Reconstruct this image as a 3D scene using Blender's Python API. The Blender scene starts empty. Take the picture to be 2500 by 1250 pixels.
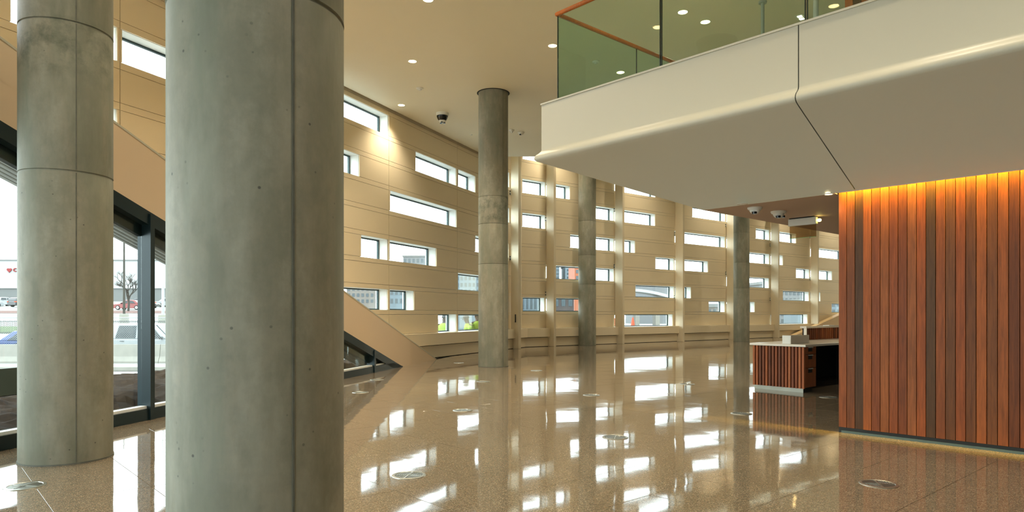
import bpy, bmesh, math, random
from mathutils import Vector, Matrix, Euler

random.seed(7)
SC = bpy.context.scene
COL = SC.collection
PI = math.pi

# ------------------------------------------------------------------ camera
H = 1.2                      # eye height in metres (raised-floor tiles come out 0.61 m, the desk 0.74 m)
F, CX, HY = 1667.0, 1250.0, 767.5   # focal length, centre and horizon in pixels of the 2500 x 1250 frame
cd = bpy.data.cameras.new('camera')
cam = bpy.data.objects.new('camera', cd)
COL.objects.link(cam)
cam.location = (0, 0, H)
cam.rotation_euler = (PI / 2, 0, 0)
cd.sensor_width = 36.0
cd.lens = 36.0 * F / 2500.0
cd.shift_y = (HY - 625.0) / 2500.0
cd.clip_end = 600
SC.camera = cam

# ------------------------------------------------------------------ sky and exposure
SKY = 6.0
w = bpy.data.worlds.new('overcast_sky')
SC.world = w
w.use_nodes = True
bg = w.node_tree.nodes['Background']
bg.inputs[0].default_value = (0.90, 1.0, 1.04, 1)
bg.inputs[1].default_value = SKY
SC.view_settings.view_transform = 'Standard'
SC.view_settings.look = 'None'
SC.view_settings.exposure = 0.13
SC.view_settings.gamma = 1.0
SC.view_settings.use_curve_mapping = False
SC.cycles.use_denoising = True
SC.cycles.max_bounces = 10
SC.cycles.diffuse_bounces = 5
SC.cycles.glossy_bounces = 5
SC.cycles.transparent_max_bounces = 24
SC.cycles.sample_clamp_indirect = 6.0
LAMP_COL = (1.0, 0.86, 0.64)
LAMP_W = 230.0


def portal(name, loc, target, sx, sy):
    l = bpy.data.lights.new(name, 'AREA')
    l.shape = 'RECTANGLE'
    l.size, l.size_y = sx, sy
    l.cycles.is_portal = True
    o = bpy.data.objects.new(name, l)
    COL.objects.link(o)
    o.location = loc
    d = Vector(target) - Vector(loc)
    o.rotation_euler = d.to_track_quat('-Z', 'Y').to_euler()
    return o


# ------------------------------------------------------------------ helpers: pixels to places
def G(px, py, z=0.0):
    t = (z - H) / ((HY - py) / F)
    return Vector(((px - CX) / F * t, t, z))


def V2(x, y):
    return Vector((x, y))


class Line:
    """a vertical plane seen in plan: point p, unit direction d"""
    def __init__(s, p, d):
        s.p = Vector(p); s.d = Vector(d).normalized()
        s.n = V2(-s.d.y, s.d.x)          # left-hand normal

    def hit(s, px):
        """distance along the line where the pixel column px meets it"""
        r = V2((px - CX) / F, 1.0)
        # p + u d = t r
        det = s.d.x * (-r.y) - s.d.y * (-r.x)
        bx, by = -s.p.x, -s.p.y
        return (bx * (-r.y) - by * (-r.x)) / det

    def at(s, u, out=0.0, z=0.0):
        q = s.p + s.d * u + s.n * out
        return Vector((q.x, q.y, z))

    def z(s, px, py):
        u = s.hit(px)
        return H + (HY - py) / F * s.at(u).y

    @property
    def ang(s):
        return math.atan2(s.d.y, s.d.x)


def clip(poly, a, b, c):
    """keep the part of poly with a x + b y <= c"""
    out = []
    n = len(poly)
    for i in range(n):
        p, q = poly[i], poly[(i + 1) % n]
        fp, fq = a * p[0] + b * p[1] - c, a * q[0] + b * q[1] - c
        if fp <= 0:
            out.append(p)
        if (fp < 0 < fq) or (fq < 0 < fp):
            t = fp / (fp - fq)
            out.append((p[0] + (q[0] - p[0]) * t, p[1] + (q[1] - p[1]) * t))
    return out


# ------------------------------------------------------------------ helpers: meshes
class MB:
    def __init__(s):
        s.v = []; s.f = []

    def add(s, verts, faces):
        o = len(s.v)
        s.v += [tuple(x) for x in verts]
        s.f += [tuple(i + o for i in f) for f in faces]
        return s

    def obox(s, o, ax, ay, az):
        """box from corner o along three edge vectors"""
        o, ax, ay, az = map(Vector, (o, ax, ay, az))
        v = [o, o + ax, o + ax + ay, o + ay]
        v += [p + az for p in v]
        f = [(3, 2, 1, 0), (4, 5, 6, 7), (0, 1, 5, 4), (1, 2, 6, 5), (2, 3, 7, 6), (3, 0, 4, 7)]
        if ax.cross(ay).dot(az) < 0:
            f = [tuple(reversed(x)) for x in f]
        return s.add(v, f)

    def box(s, c, size, rz=0.0):
        cx, cy, cz = c
        sx, sy, sz = size
        a = V2(math.cos(rz), math.sin(rz)); b = V2(-a.y, a.x)
        o = Vector((cx, cy, cz - sz / 2)) - Vector((a.x, a.y, 0)) * sx / 2 - Vector((b.x, b.y, 0)) * sy / 2
        return s.obox(o, (a.x * sx, a.y * sx, 0), (b.x * sy, b.y * sy, 0), (0, 0, sz))

    def prism(s, poly, z0, z1):
        n = len(poly)
        if sum(poly[i][0] * poly[(i + 1) % n][1] - poly[(i + 1) % n][0] * poly[i][1] for i in range(n)) < 0:
            poly = poly[::-1]
        v = [(p[0], p[1], z0) for p in poly] + [(p[0], p[1], z1) for p in poly]
        f = [tuple(range(n - 1, -1, -1)), tuple(range(n, 2 * n))]
        f += [(i, (i + 1) % n, n + (i + 1) % n, n + i) for i in range(n)]
        return s.add(v, f)

    def slab(s, pts, off):
        """polygon of 3-D points extruded by vector off"""
        n = len(pts); off = Vector(off)
        pts = [Vector(p) for p in pts]
        nm = Vector((0, 0, 0))
        for i in range(n):
            nm += pts[i].cross(pts[(i + 1) % n])
        if nm.dot(off) > 0:
            pts = pts[::-1]
        v = pts + [p + off for p in pts]
        f = [tuple(range(n)), tuple(range(2 * n - 1, n - 1, -1))]
        f += [((i + 1) % n, i, n + i, n + (i + 1) % n) for i in range(n)]
        return s.add(v, f)

    def quad(s, a, b, c, d):
        return s.add([a, b, c, d], [(0, 1, 2, 3)])

    def lathe(s, prof, c=(0, 0, 0), n=32, cap=True, arc=None):
        """prof: list of (r, z)"""
        v = []; f = []
        m = len(prof)
        for (r, z) in prof:
            for k in range(n):
                a = 2 * PI * k / n
                v.append((c[0] + r * math.cos(a), c[1] + r * math.sin(a), c[2] + z))
        for i in range(m - 1):
            for k in range(n):
                k2 = (k + 1) % n
                f.append((i * n + k, i * n + k2, (i + 1) * n + k2, (i + 1) * n + k))
        if cap:
            f.append(tuple(range(n - 1, -1, -1)))
            f.append(tuple((m - 1) * n + k for k in range(n)))
        return s.add(v, f)

    def tube(s, pts, r, n=8):
        pts = [Vector(p) for p in pts]
        rs = r if isinstance(r, (list, tuple)) else [r] * len(pts)
        v = []; f = []
        up = None
        for i, p in enumerate(pts):
            t = (pts[min(i + 1, len(pts) - 1)] - pts[max(i - 1, 0)]).normalized()
            if up is None:
                up = t.orthogonal().normalized()
            up = (up - t * up.dot(t)).normalized()
            sd = t.cross(up)
            for k in range(n):
                a = 2 * PI * k / n
                v.append(p + (up * math.cos(a) + sd * math.sin(a)) * rs[i])
        for i in range(len(pts) - 1):
            for k in range(n):
                k2 = (k + 1) % n
                f.append((i * n + k, i * n + k2, (i + 1) * n + k2, (i + 1) * n + k))
        f.append(tuple(range(n - 1, -1, -1)))
        f.append(tuple((len(pts) - 1) * n + k for k in range(n)))
        return s.add(v, f)

    def build(s, name, mat, parent=None, smooth=False, bevel=0.0, auto=False):
        me = bpy.data.meshes.new(name)
        lo = [min(p[i] for p in s.v) for i in range(3)]
        hi = [max(p[i] for p in s.v) for i in range(3)]
        c = Vector(((lo[0] + hi[0]) / 2, (lo[1] + hi[1]) / 2, lo[2]))
        me.from_pydata([tuple(Vector(p) - c) for p in s.v], [], s.f)
        me.update()
        o = bpy.data.objects.new(name, me)
        COL.objects.link(o)
        o.location = c
        if mat is not None:
            me.materials.append(mat)
        if parent is not None:
            attach(o, parent)
        if smooth or auto:
            for p in me.polygons:
                p.use_smooth = True
            if auto:
                me.set_sharp_from_angle(angle=math.radians(38))
        if bevel > 0:
            b = o.modifiers.new('bevel', 'BEVEL')
            b.width = bevel; b.segments = 2; b.limit_method = 'ANGLE'; b.angle_limit = math.radians(40)
        return o


def wloc(o):
    l = Vector(o.location)
    while o.parent is not None:
        o = o.parent
        l += Vector(o.location)
    return l


def attach(o, parent):
    """parents are never rotated while their parts are built"""
    o.location = Vector(o.location) - wloc(parent)
    o.parent = parent


def tag(o, label, cat=None, group=None, kind=None):
    o['label'] = label
    if cat:
        o['category'] = cat
    if group:
        o['group'] = group
    if kind:
        o['kind'] = kind
    return o


def thing(name, loc, label, cat, group=None, kind=None):
    o = bpy.data.objects.new(name, None)
    o.empty_display_size = 0.1
    COL.objects.link(o)
    o.location = loc
    return tag(o, label, cat, group, kind)


def copy_tree(o, parent=None):
    c = o.copy()
    COL.objects.link(c)
    c.parent = parent
    for ch in list(o.children):
        copy_tree(ch, c)
    return c


# ------------------------------------------------------------------ helpers: materials
def lin(c):
    return tuple((x / 255 / 12.92) if x / 255 <= 0.04045 else ((x / 255 + 0.055) / 1.055) ** 2.4 for x in c)


class NT:
    def __init__(s, name):
        s.m = bpy.data.materials.new(name)
        s.m.use_nodes = True
        s.t = s.m.node_tree
        s.b = s.t.nodes['Principled BSDF']
        s.out = s.t.nodes['Material Output']

    def n(s, kind, **kw):
        x = s.t.nodes.new(kind)
        for k, v in kw.items():
            if k.startswith('i_'):
                x.inputs[k[2:].replace('_', ' ')].default_value = v
            else:
                setattr(x, k, v)
        return x

    def l(s, a, b):
        s.t.links.new(a, b)

    def coord(s, kind='Object', scale=(1, 1, 1)):
        mp = s.n('ShaderNodeMapping')
        mp.inputs['Scale'].default_value = scale
        if kind == 'World':
            g = s.n('ShaderNodeNewGeometry')
            s.l(g.outputs['Position'], mp.inputs['Vector'])
        else:
            c = s.n('ShaderNodeTexCoord')
            s.l(c.outputs[kind], mp.inputs['Vector'])
        return mp.outputs['Vector']

    def noise(s, vec, scale, detail=4.0, rough=0.5):
        x = s.n('ShaderNodeTexNoise')
        x.inputs['Scale'].default_value = scale
        x.inputs['Detail'].default_value = detail
        x.inputs['Roughness'].default_value = rough
        s.l(vec, x.inputs['Vector'])
        return x.outputs['Fac']

    def ramp(s, fac, stops):
        r = s.n('ShaderNodeValToRGB')
        e = r.color_ramp.elements
        while len(e) < len(stops):
            e.new(0.5)
        for el, (p, c) in zip(e, stops):
            el.position = p
            el.color = (*c, 1) if len(c) == 3 else c
        s.l(fac, r.inputs['Fac'])
        return r.outputs['Color']

    def mix(s, fac, a, b, mode='MIX'):
        x = s.n('ShaderNodeMix', data_type='RGBA', blend_type=mode)
        for sock, v in ((x.inputs['Factor'], fac), (x.inputs['A'], a), (x.inputs['B'], b)):
            if hasattr(v, 'is_output'):
                s.l(v, sock)
            elif isinstance(v, (int, float)):
                sock.default_value = v
            else:
                sock.default_value = (*v, 1)
        return x.outputs['Result']

    def bump(s, h, strength=0.2, dist=0.01):
        x = s.n('ShaderNodeBump')
        x.inputs['Strength'].default_value = strength
        x.inputs['Distance'].default_value = dist
        s.l(h, x.inputs['Height'])
        s.l(x.outputs['Normal'], s.b.inputs['Normal'])


def plain(name, rgb, rough=0.5, metal=0.0, var=0.06, scale=3.0, spec=0.5, bump=0.0, coat=0.0):
    m = NT(name)
    c = lin(rgb)
    v = m.coord('Object')
    f = m.noise(v, scale, 5)
    col = m.ramp(f, [(0.3, tuple(x * (1 - var) for x in c)), (0.7, tuple(min(1, x * (1 + var)) for x in c))])
    m.l(col, m.b.inputs['Base Color'])
    m.b.inputs['Roughness'].default_value = rough
    m.b.inputs['Metallic'].default_value = metal
    m.b.inputs['Specular IOR Level'].default_value = spec
    m.b.inputs['Coat Weight'].default_value = coat
    if bump:
        m.bump(m.noise(v, scale * 12, 3), 0.3, bump)
    return m.m


def emit(name, rgb, strength):
    m = NT(name)
    m.b.inputs['Base Color'].default_value = (*rgb, 1)
    m.b.inputs['Emission Color'].default_value = (*rgb, 1)
    m.b.inputs['Emission Strength'].default_value = strength
    return m.m


def glass(name, tint=(0.95, 0.98, 0.97), refl=1.45, rough=0.0):
    m = NT(name)
    t = m.n('ShaderNodeBsdfTransparent')
    t.inputs['Color'].default_value = (*tint, 1)
    g = m.n('ShaderNodeBsdfGlossy')
    g.inputs['Roughness'].default_value = rough
    g.inputs['Color'].default_value = (0.95, 1.0, 0.97, 1)
    # reflectance of a pane, the same from both sides: r0 + (1 - r0) (1 - cos)^5
    lw = m.n('ShaderNodeLayerWeight')
    lw.inputs['Blend'].default_value = 0.5
    r0 = ((refl - 1) / (refl + 1)) ** 2
    pw = m.n('ShaderNodeMath', operation='POWER')
    m.l(lw.outputs['Facing'], pw.inputs[0])
    pw.inputs[1].default_value = 5.0
    fr = m.n('ShaderNodeMath', operation='MULTIPLY_ADD')
    m.l(pw.outputs[0], fr.inputs[0])
    fr.inputs[1].default_value = 1 - r0
    fr.inputs[2].default_value = r0
    mx = m.n('ShaderNodeMixShader')
    m.l(fr.outputs[0], mx.inputs[0])
    m.l(t.outputs[0], mx.inputs[1])
    m.l(g.outputs[0], mx.inputs[2])
    m.l(mx.outputs[0], m.out.inputs['Surface'])
    return m.m


def concrete(name, rgb, stain=None):
    m = NT(name)
    c = lin(rgb)
    v = m.coord('Object')
    vs = m.coord('Object', (2.2, 2.2, 0.28))
    big = m.noise(vs, 1.7, 6, 0.6)
    fine = m.noise(v, 22, 5, 0.7)
    col = m.ramp(big, [(0.25, (c[0] * 0.62, c[1] * 0.62, c[2] * 0.56)), (0.42, (c[0] * 0.82, c[1] * 0.86, c[2] * 0.80)), (0.55, (c[0] * 1.06, c[1] * 1.0, c[2] * 0.94)), (0.75, tuple(min(1, x * 1.3) for x in c))])
    col = m.mix(m.ramp(fine, [(0.35, (0.5, 0.5, 0.5)), (0.6, (0, 0, 0))]), col, tuple(x * 0.82 for x in c))
    med = m.noise(m.coord('Object', (1, 1, 0.6)), 5.5, 8, 0.68)
    col = m.mix(m.ramp(med, [(0.42, (0, 0, 0)), (0.60, (0.55, 0.55, 0.55))]), col, (c[0] * 0.66, c[1] * 0.68, c[2] * 0.62))
    pale = m.noise(m.coord('Object', (1.3, 1.3, 0.35)), 3.3, 6, 0.6)
    col = m.mix(m.ramp(pale, [(0.52, (0, 0, 0)), (0.70, (0.5, 0.5, 0.5))]), col, tuple(min(1, x * 1.35) for x in c))
    # air holes
    vo = m.n('ShaderNodeTexVoronoi')
    vo.inputs['Scale'].default_value = 17.0
    m.l(v, vo.inputs['Vector'])
    sel = m.noise(v, 3.1, 2)
    hole = m.ramp(vo.outputs['Distance'], [(0.07, (1, 1, 1)), (0.12, (0, 0, 0))])
    hole = m.mix(1.0, hole, m.ramp(sel, [(0.53, (0, 0, 0)), (0.60, (1, 1, 1))]), 'MULTIPLY')
    col = m.mix(hole, col, tuple(x * 0.35 for x in c))
    if stain:
        sx = m.n('ShaderNodeSeparateXYZ')
        m.l(v, sx.inputs[0])
        for z0, z1 in stain:
            lo_ = m.n('ShaderNodeMapRange'); lo_.inputs[1].default_value = z0 - 0.12; lo_.inputs[2].default_value = z0 + 0.1
            hi_ = m.n('ShaderNodeMapRange'); hi_.inputs[1].default_value = z1 + 0.03; hi_.inputs[2].default_value = z1 - 0.02
            m.l(sx.outputs[2], lo_.inputs[0]); m.l(sx.outputs[2], hi_.inputs[0])
            mu = m.n('ShaderNodeMath', operation='MULTIPLY')
            m.l(lo_.outputs[0], mu.inputs[0]); m.l(hi_.outputs[0], mu.inputs[1])
            bl = m.ramp(m.noise(v, 4.2, 7, 0.7), [(0.44, (0, 0, 0)), (0.62, (0.75, 0.75, 0.75))])
            bl = m.mix(1.0, bl, mu.outputs[0], 'MULTIPLY')
            col = m.mix(bl, col, (c[0] * 0.30, c[1] * 0.36, c[2] * 0.32))
    m.l(col, m.b.inputs['Base Color'])
    m.b.inputs['Roughness'].default_value = 0.62
    m.b.inputs['Specular IOR Level'].default_value = 0.3
    m.bump(fine, 0.12, 0.004)
    return m.m


def wood(name, rgb, dark=0.62):
    m = NT(name)
    c = lin(rgb)
    v = m.coord('World', (1, 1, 0.06))
    wv = m.noise(v, 60, 6, 0.65)
    g2 = m.noise(m.coord('World', (1, 1, 0.12)), 11, 4, 0.6)
    col = m.ramp(wv, [(0.3, tuple(x * dark for x in c)), (0.52, c), (0.72, tuple(min(1, x * 1.25) for x in c))])
    col = m.mix(m.ramp(g2, [(0.45, (0, 0, 0)), (0.75, (0.65, 0.65, 0.65))]), col, tuple(x * 0.62 for x in c))
    m.l(col, m.b.inputs['Base Color'])
    m.b.inputs['Roughness'].default_value = 0.45
    m.b.inputs['Specular IOR Level'].default_value = 0.22
    m.bump(wv, 0.15, 0.002)
    return m.m


def terrazzo(name):
    m = NT(name)
    v = m.coord('World')
    vo = m.n('ShaderNodeTexVoronoi')
    vo.inputs['Scale'].default_value = 165.0
    m.l(v, vo.inputs['Vector'])
    sep = m.n('ShaderNodeSeparateColor')
    m.l(vo.outputs['Color'], sep.inputs[0])
    chips = m.ramp(sep.outputs[0], [(0.0, lin((72, 68, 58))), (0.3, lin((108, 98, 82))), (0.55, lin((148, 136, 114))),
                                   (0.78, lin((172, 138, 108))), (0.93, lin((198, 186, 162))), (1.0, lin((52, 50, 46)))])
    mort = m.ramp(vo.outputs['Distance'], [(0.42, (0, 0, 0)), (0.62, (1, 1, 1))])
    col = m.mix(mort, chips, lin((118, 106, 88)))
    stain = m.noise(v, 0.55, 4)
    col = m.mix(m.ramp(stain, [(0.35, (0, 0, 0)), (0.75, (0.3, 0.3, 0.3))]), col, lin((132, 118, 98)))
    m.l(col, m.b.inputs['Base Color'])
    m.b.inputs['Roughness'].default_value = 0.045
    m.b.inputs['IOR'].default_value = 1.62
    wave = m.noise(m.coord('World'), 1.5, 2, 0.4)
    m.bump(wave, 0.6, 0.0038)
    return m.m


M = {}
M['wall'] = plain('wall_paint', (240, 225, 194), 0.38, var=0.02, scale=0.7)
M['wallback'] = plain('wall_core', (206, 190, 160), 0.6, var=0.03)
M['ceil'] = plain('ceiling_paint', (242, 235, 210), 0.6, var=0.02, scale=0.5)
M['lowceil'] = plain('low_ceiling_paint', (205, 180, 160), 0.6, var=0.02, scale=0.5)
M['band'] = plain('sloped_band_paint', (222, 198, 166), 0.5, var=0.02, scale=0.5)
M['fascia'] = plain('balcony_paint', (198, 194, 174), 0.42, var=0.015, scale=0.5)
M['fin'] = plain('fin_paint', (230, 216, 186), 0.4, var=0.02)
M['jamb'] = plain('window_jamb_paint', (242, 244, 240), 0.5, var=0.02)
M['concrete'] = concrete('column_concrete', (142, 141, 127))
M['seam'] = plain('concrete_seam', (104, 106, 96), 0.7, var=0.2, scale=14)
M['dark'] = plain('dark_gap', (22, 26, 24), 0.7)
M['alu_dark'] = plain('dark_window_aluminium', (26, 44, 48), 0.32, metal=0.2, var=0.1)
M['frame'] = plain('thin_window_frame', (52, 70, 70), 0.4, metal=0.3)
M['gap_shade'] = plain('painted_gap_shade', (22, 27, 25), 0.7)  # near-black colour carries the shade inside the recess
M['glass'] = glass('clear_glass')
M['rail_glass'] = glass('green_rail_glass', (0.82, 0.93, 0.88), 1.45)
M['glass_edge'] = plain('rail_glass_edge', (20, 44, 36), 0.25)
M['rail_wood'] = wood('handrail_wood', (176, 96, 34))
M['terrazzo'] = terrazzo('terrazzo')
M['grout'] = plain('floor_joint', (78, 66, 54), 0.6)
M['steel'] = plain('brushed_steel', (196, 196, 186), 0.28, metal=0.9, var=0.08, scale=20)
M['alu'] = plain('base_aluminium', (84, 98, 90), 0.5, metal=0.6, var=0.1)
M['white'] = plain('white_plastic', (232, 232, 222), 0.4, var=0.02)
M['black'] = plain('black_plastic', (10, 16, 16), 0.18)
M['lens'] = emit('lamp_lens', (1.0, 0.86, 0.58), 9.0)
M['led'] = emit('orange_led_strip', (1.0, 0.50, 0.10), 14.0)
M['galv_pole'] = plain('pole_paint', (176, 184, 176), 0.5)
M['kick'] = plain('kick_plate_metal', (172, 170, 152), 0.4, metal=0.2)
M['counter'] = plain('white_countertop', (236, 226, 206), 0.2, var=0.02)
M['drawer'] = wood('drawer_wood', (150, 74, 28))
M['slot'] = plain('slat_backing', (26, 14, 8), 0.7)
M['kneespace'] = plain('dark_desk_panel', (24, 20, 16), 0.6)
TONES = [(158, 96, 66), (138, 88, 64), (92, 68, 52), (178, 110, 72), (144, 86, 60), (164, 106, 76), (156, 92, 62),
         (136, 80, 52), (158, 104, 80), (166, 98, 62), (96, 72, 56), (150, 92, 64), (124, 84, 62), (158, 94, 62),
         (122, 80, 56), (172, 108, 72), (130, 86, 58), (162, 100, 68), (120, 72, 46), (148, 88, 58)]
TONES = [(int(a_ * 0.85), int(b_ * 0.74), int(c_ * 0.47)) for a_, b_, c_ in TONES]
SLATS = [wood('slat_wood_%d' % i, c) for i, c in enumerate([(170, 96, 54), (150, 82, 46), (118, 68, 42), (180, 106, 62), (134, 76, 46)])]
WOODS = [wood('plank_wood_%d' % i, c) for i, c in enumerate(TONES)]

# ------------------------------------------------------------------ plan of the building (metres)
P = H / 1.93                       # height of one window row
WH = 0.82 * P                      # window height
ZC = H + 4.26 * H                  # main ceiling
ROOF = H + 11.4 * P                # roof over the far end
ZL = H + 1.0246 * H                # low ceiling under the balcony
GL = Line((-3.737 * H, 4.983 * H), (0.204, 1.0))       # sloped glass wall
W1 = Line((-0.969 * H, 17.95 * H), (0.432, 1.0))       # panelled wall behind the columns
W2 = Line((6.59 * H, 25.85 * H), (2100.0, 1667.0))     # panelled wall with fins
# where the two panelled walls meet
det = W1.d.x * (-W2.d.y) + W1.d.y * W2.d.x
dp = W2.p - W1.p
U1C = (dp.x * (-W2.d.y) + dp.y * W2.d.x) / det
U2C = (W1.p + W1.d * U1C - W2.p).dot(W2.d)
U2END = W2.hit(2075) + 4.0

portal('portal_glass_wall', GL.at(GL.hit(200), -0.25, 1.6), GL.at(GL.hit(200), -3, 1.6), 10, 3.2)
portal('portal_panel_wall', W1.at((W1.hit(700) + U1C) / 2, -0.05, 4.0), W1.at((W1.hit(700) + U1C) / 2, -5, 4.0), 14, 6)
portal('portal_fin_wall', W2.at((U2C + U2END) / 2, -0.05, 4.0), W2.at((U2C + U2END) / 2, -5, 4.0), U2END - U2C, 7)
portal('portal_rear', (-5.2, -7.0, 3.0), (-5.2, 0, 3.0), 4, 5.6)

# ------------------------------------------------------------------ panelled walls with windows
WIN_N = [0]
REV, EXT = 0.26, 0.10              # reveal to the glass, wall beyond the glass


def panel_wall(name, line, joints, wins, kmin, ktop, zmax, label, cut=None, bay_word=None, clip_u=None):
    """joints: list of u positions; wins: list of (k, u0, u1); cut: (a, b, c) keep a u + b z <= c"""
    u_lo, u_hi = joints[0], joints[-1]
    body = MB()
    panels = []                    # polygons in (u, z)
    rot = line.ang

    def zrow(k):
        return H + k * P - WH, H + k * P
    for k in range(kmin, ktop + 1):
        z0, z1 = zrow(k)
        ws = sorted((max(a, u_lo), min(b, u_hi)) for kk, a, b in wins if kk == k)
        segs = []
        x = u_lo
        for a, b in ws:
            if a > x + 1e-4:
                segs.append((x, a))
            x = b
        if x < u_hi - 1e-4:
            segs.append((x, u_hi))
        bands = [(segs, z0, min(z1, zmax))]
        zt = min(z1 + P - WH, zmax)
        if zt > z1 + 0.01:
            bands.append(([(u_lo, u_hi)], z1, zt))
        for sg, a, b in bands:
            if b - a < 0.01:
                continue
            for s0, s1 in sg:
                poly = [(s0, a), (s1, a), (s1, b), (s0, b)]
                if cut:
                    poly = clip(poly, *cut)
                if len(poly) >= 3:
                    body.slab([line.at(u, 0.02, z) for u, z in poly], line.at(0, REV + EXT) - line.at(0, 0.02))
                for i in range(len(joints) - 1):
                    p0, p1 = max(s0, joints[i]), min(s1, joints[i + 1])
                    if p1 - p0 < 0.03:
                        continue
                    g = 0.006
                    e0 = g if abs(p0 - joints[i]) < 1e-4 else 0.0
                    e1 = g if abs(p1 - joints[i + 1]) < 1e-4 else 0.0
                    pp = [(p0 + e0, a + 0.004), (p1 - e1, a + 0.004), (p1 - e1, b - 0.004), (p0 + e0, b - 0.004)]
                    if cut:
                        pp = clip(pp, *cut)
                    if len(pp) >= 3:
                        panels.append(pp)
    wall = body.build(name, M['jamb'])
    tag(wall, label, 'wall', kind='structure')
    cache = {}
    for pp in panels:
        us = [p[0] for p in pp]; zs = [p[1] for p in pp]
        key = (round(max(us) - min(us), 3), round(max(zs) - min(zs), 3)) if len(pp) == 4 and len(set(round(z, 4) for z in zs)) == 2 else None
        if key and key in cache:
            o = cache[key].copy()
            COL.objects.link(o)
        else:
            cu, cz = (min(us) + max(us)) / 2, min(zs)
            mb = MB().slab([(u - cu, 0, z - cz) for u, z in pp], (0, 0.02, 0))
            o = mb.build('wall_panel', M['wall'])
            o.rotation_euler = (0, 0, rot)
            if key:
                cache[key] = o
        o.parent = None
        o.location = line.at((min(us) + max(us)) / 2, 0, min(zs)) - Vector(wall.location)
        o.parent = wall
    # windows
    for k, a, b in wins:
        a, b = max(a, u_lo), min(b, u_hi)
        z0, z1 = zrow(k)
        z1 = min(z1, zmax + 0.3)
        WIN_N[0] += 1
        ordn = ['', 'lowest', 'second', 'third', 'fourth', 'fifth', 'sixth', 'seventh', 'eighth', 'ninth', 'tenth', 'eleventh'][k + 1]
        wid = 'long' if b - a > 3 else ('short' if b - a < 1.3 else 'medium')
        row = 'lowest row' if k == 0 else '%s row up' % ordn
        t = thing('window_%d' % WIN_N[0], line.at((a + b) / 2, REV - 0.02, z0),
                  '%s strip window, %s, %s' % (wid, row, bay_word((a + b) / 2)), 'window', 'strip windows in the panelled walls', 'structure')
        fw = 0.032
        fr = MB()
        du = Vector((line.d.x, line.d.y, 0)); dn = Vector((line.n.x, line.n.y, 0))
        o = line.at(a, REV, z0)
        for (uu, zz, lu, lz) in ((0, 0, b - a, fw), (0, z1 - z0 - fw, b - a, fw), (0, fw, fw, z1 - z0 - 2 * fw), (b - a - fw, fw, fw, z1 - z0 - 2 * fw)):
            fr.obox(o + du * uu + Vector((0, 0, zz)), du * lu, dn * 0.05, Vector((0, 0, lz)))
        fr.build('window_frame', M['frame'], t)
        MB().obox(o + du * fw + dn * 0.02 + Vector((0, 0, fw)), du * (b - a - 2 * fw), dn * 0.008, Vector((0, 0, z1 - z0 - 2 * fw))).build('pane', M['glass'], t)
    return wall


h1 = W1.hit
J1 = [h1(-120), h1(292), h1(700), h1(948.5), h1(1115.5), U1C]
X1 = [(8, 735, 948), (7, 25, 285), (7, 297, 520), (7, 1014, 1113.5), (7, 1118, 1160), (6, 705, 877), (5, 952, 1114), (5, 150, 285),
      (4, 1160, 1241), (3, 881, 947), (3, 951, 1065), (3, 560, 690), (2, 1117.5, 1212), (1, 800, 946.5), (1, 951, 1010.5), (0, 1069, 1114), (0, 1118, 1205),
      (8, 1185, 1243), (6, 1190, 1243), (2, 1216, 1232)]
X1 = [x for x in X1 if x != (2, 1216, 1232)]
WINS1 = [(k, h1(a), min(h1(b), U1C - 0.12)) for k, a, b in X1]
# the wall stops above the sloped deck: line through two image points
uA, zA = h1(0), W1.z(0, 405)
uB, zB = h1(345), W1.z(345, 592)
sl = (zB - zA) / (uB - uA)


def cutz(u):
    return zA + sl * (u - uA)


CUT1 = (sl, -1.0, sl * uA - zA)       # z >= cutz(u)


def bay1(u):
    n = sum(1 for j in J1 if j <= u)
    names = {1: 'beyond the far-left column', 2: 'behind the two near columns', 3: 'behind the widest column',
             4: 'above the foot of the sloped band', 5: 'beside the slim concrete column'}
    return names.get(n, 'beside the slim concrete column')


panel_wall('wall_left', W1, J1, WINS1, -2, 9, ZC + 0.3, 'cream panelled wall with scattered strip windows behind the concrete columns', CUT1, bay1)

h2 = W2.hit
JX2 = [1333, 1500, 1647, 1772, 1880, 1977]
J2 = [U2C] + [h2(x) for x in JX2] + [h2(2068), U2END]
X2 = [(10, 1276, 1332), (8, 1275, 1331), (6, 1275, 1331), (1, 1276, 1329),
      (8, 1334, 1391), (5, 1392, 1498.5), (7, 1425, 1498.5), (3, 1334, 1498.5), (1, 1334, 1430),
      (9, 1501, 1600), (7, 1501, 1599), (5, 1501, 1550), (4, 1600, 1645.5), (2, 1551, 1645.5), (0, 1501, 1642), (10, 1560, 1645),
      (8, 1690, 1770.5), (6, 1648, 1769.5), (4, 1648, 1728), (2, 1648, 1686.5), (1, 1730, 1769), (9, 1648, 1690),
      (8, 1773, 1805), (6, 1773, 1800), (7, 1845, 1878), (5, 1800, 1878), (3, 1773, 1877), (1, 1773, 1842),
      (7, 1881, 1943), (5, 1881, 1911), (4, 1943, 1975.5), (2, 1911, 1974.5), (0, 1881, 1971), (9, 1890, 1970),
      (6, 1978, 2058), (4, 1978, 2031), (2, 1978, 2002.5), (1, 2030, 2064)]
WINS2 = [(k, h2(a), h2(b)) for k, a, b in X2]


def bay2(u):
    n = sum(1 for j in J2 if j <= u)
    return ['', 'in the bay next to the slim column', 'in the first bay past the corner fins', 'in the second bay past the corner fins',
            'in the third bay past the corner fins', 'in the fourth bay past the corner fins', 'in the fifth bay past the corner fins',
            'in the bay behind the reception desk', 'in the bay behind the wood wall'][n]


panel_wall('wall_far', W2, J2, WINS2, -2, 11, ROOF, 'long cream panelled wall with strip windows and white fins at the far end', None, bay2)

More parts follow.
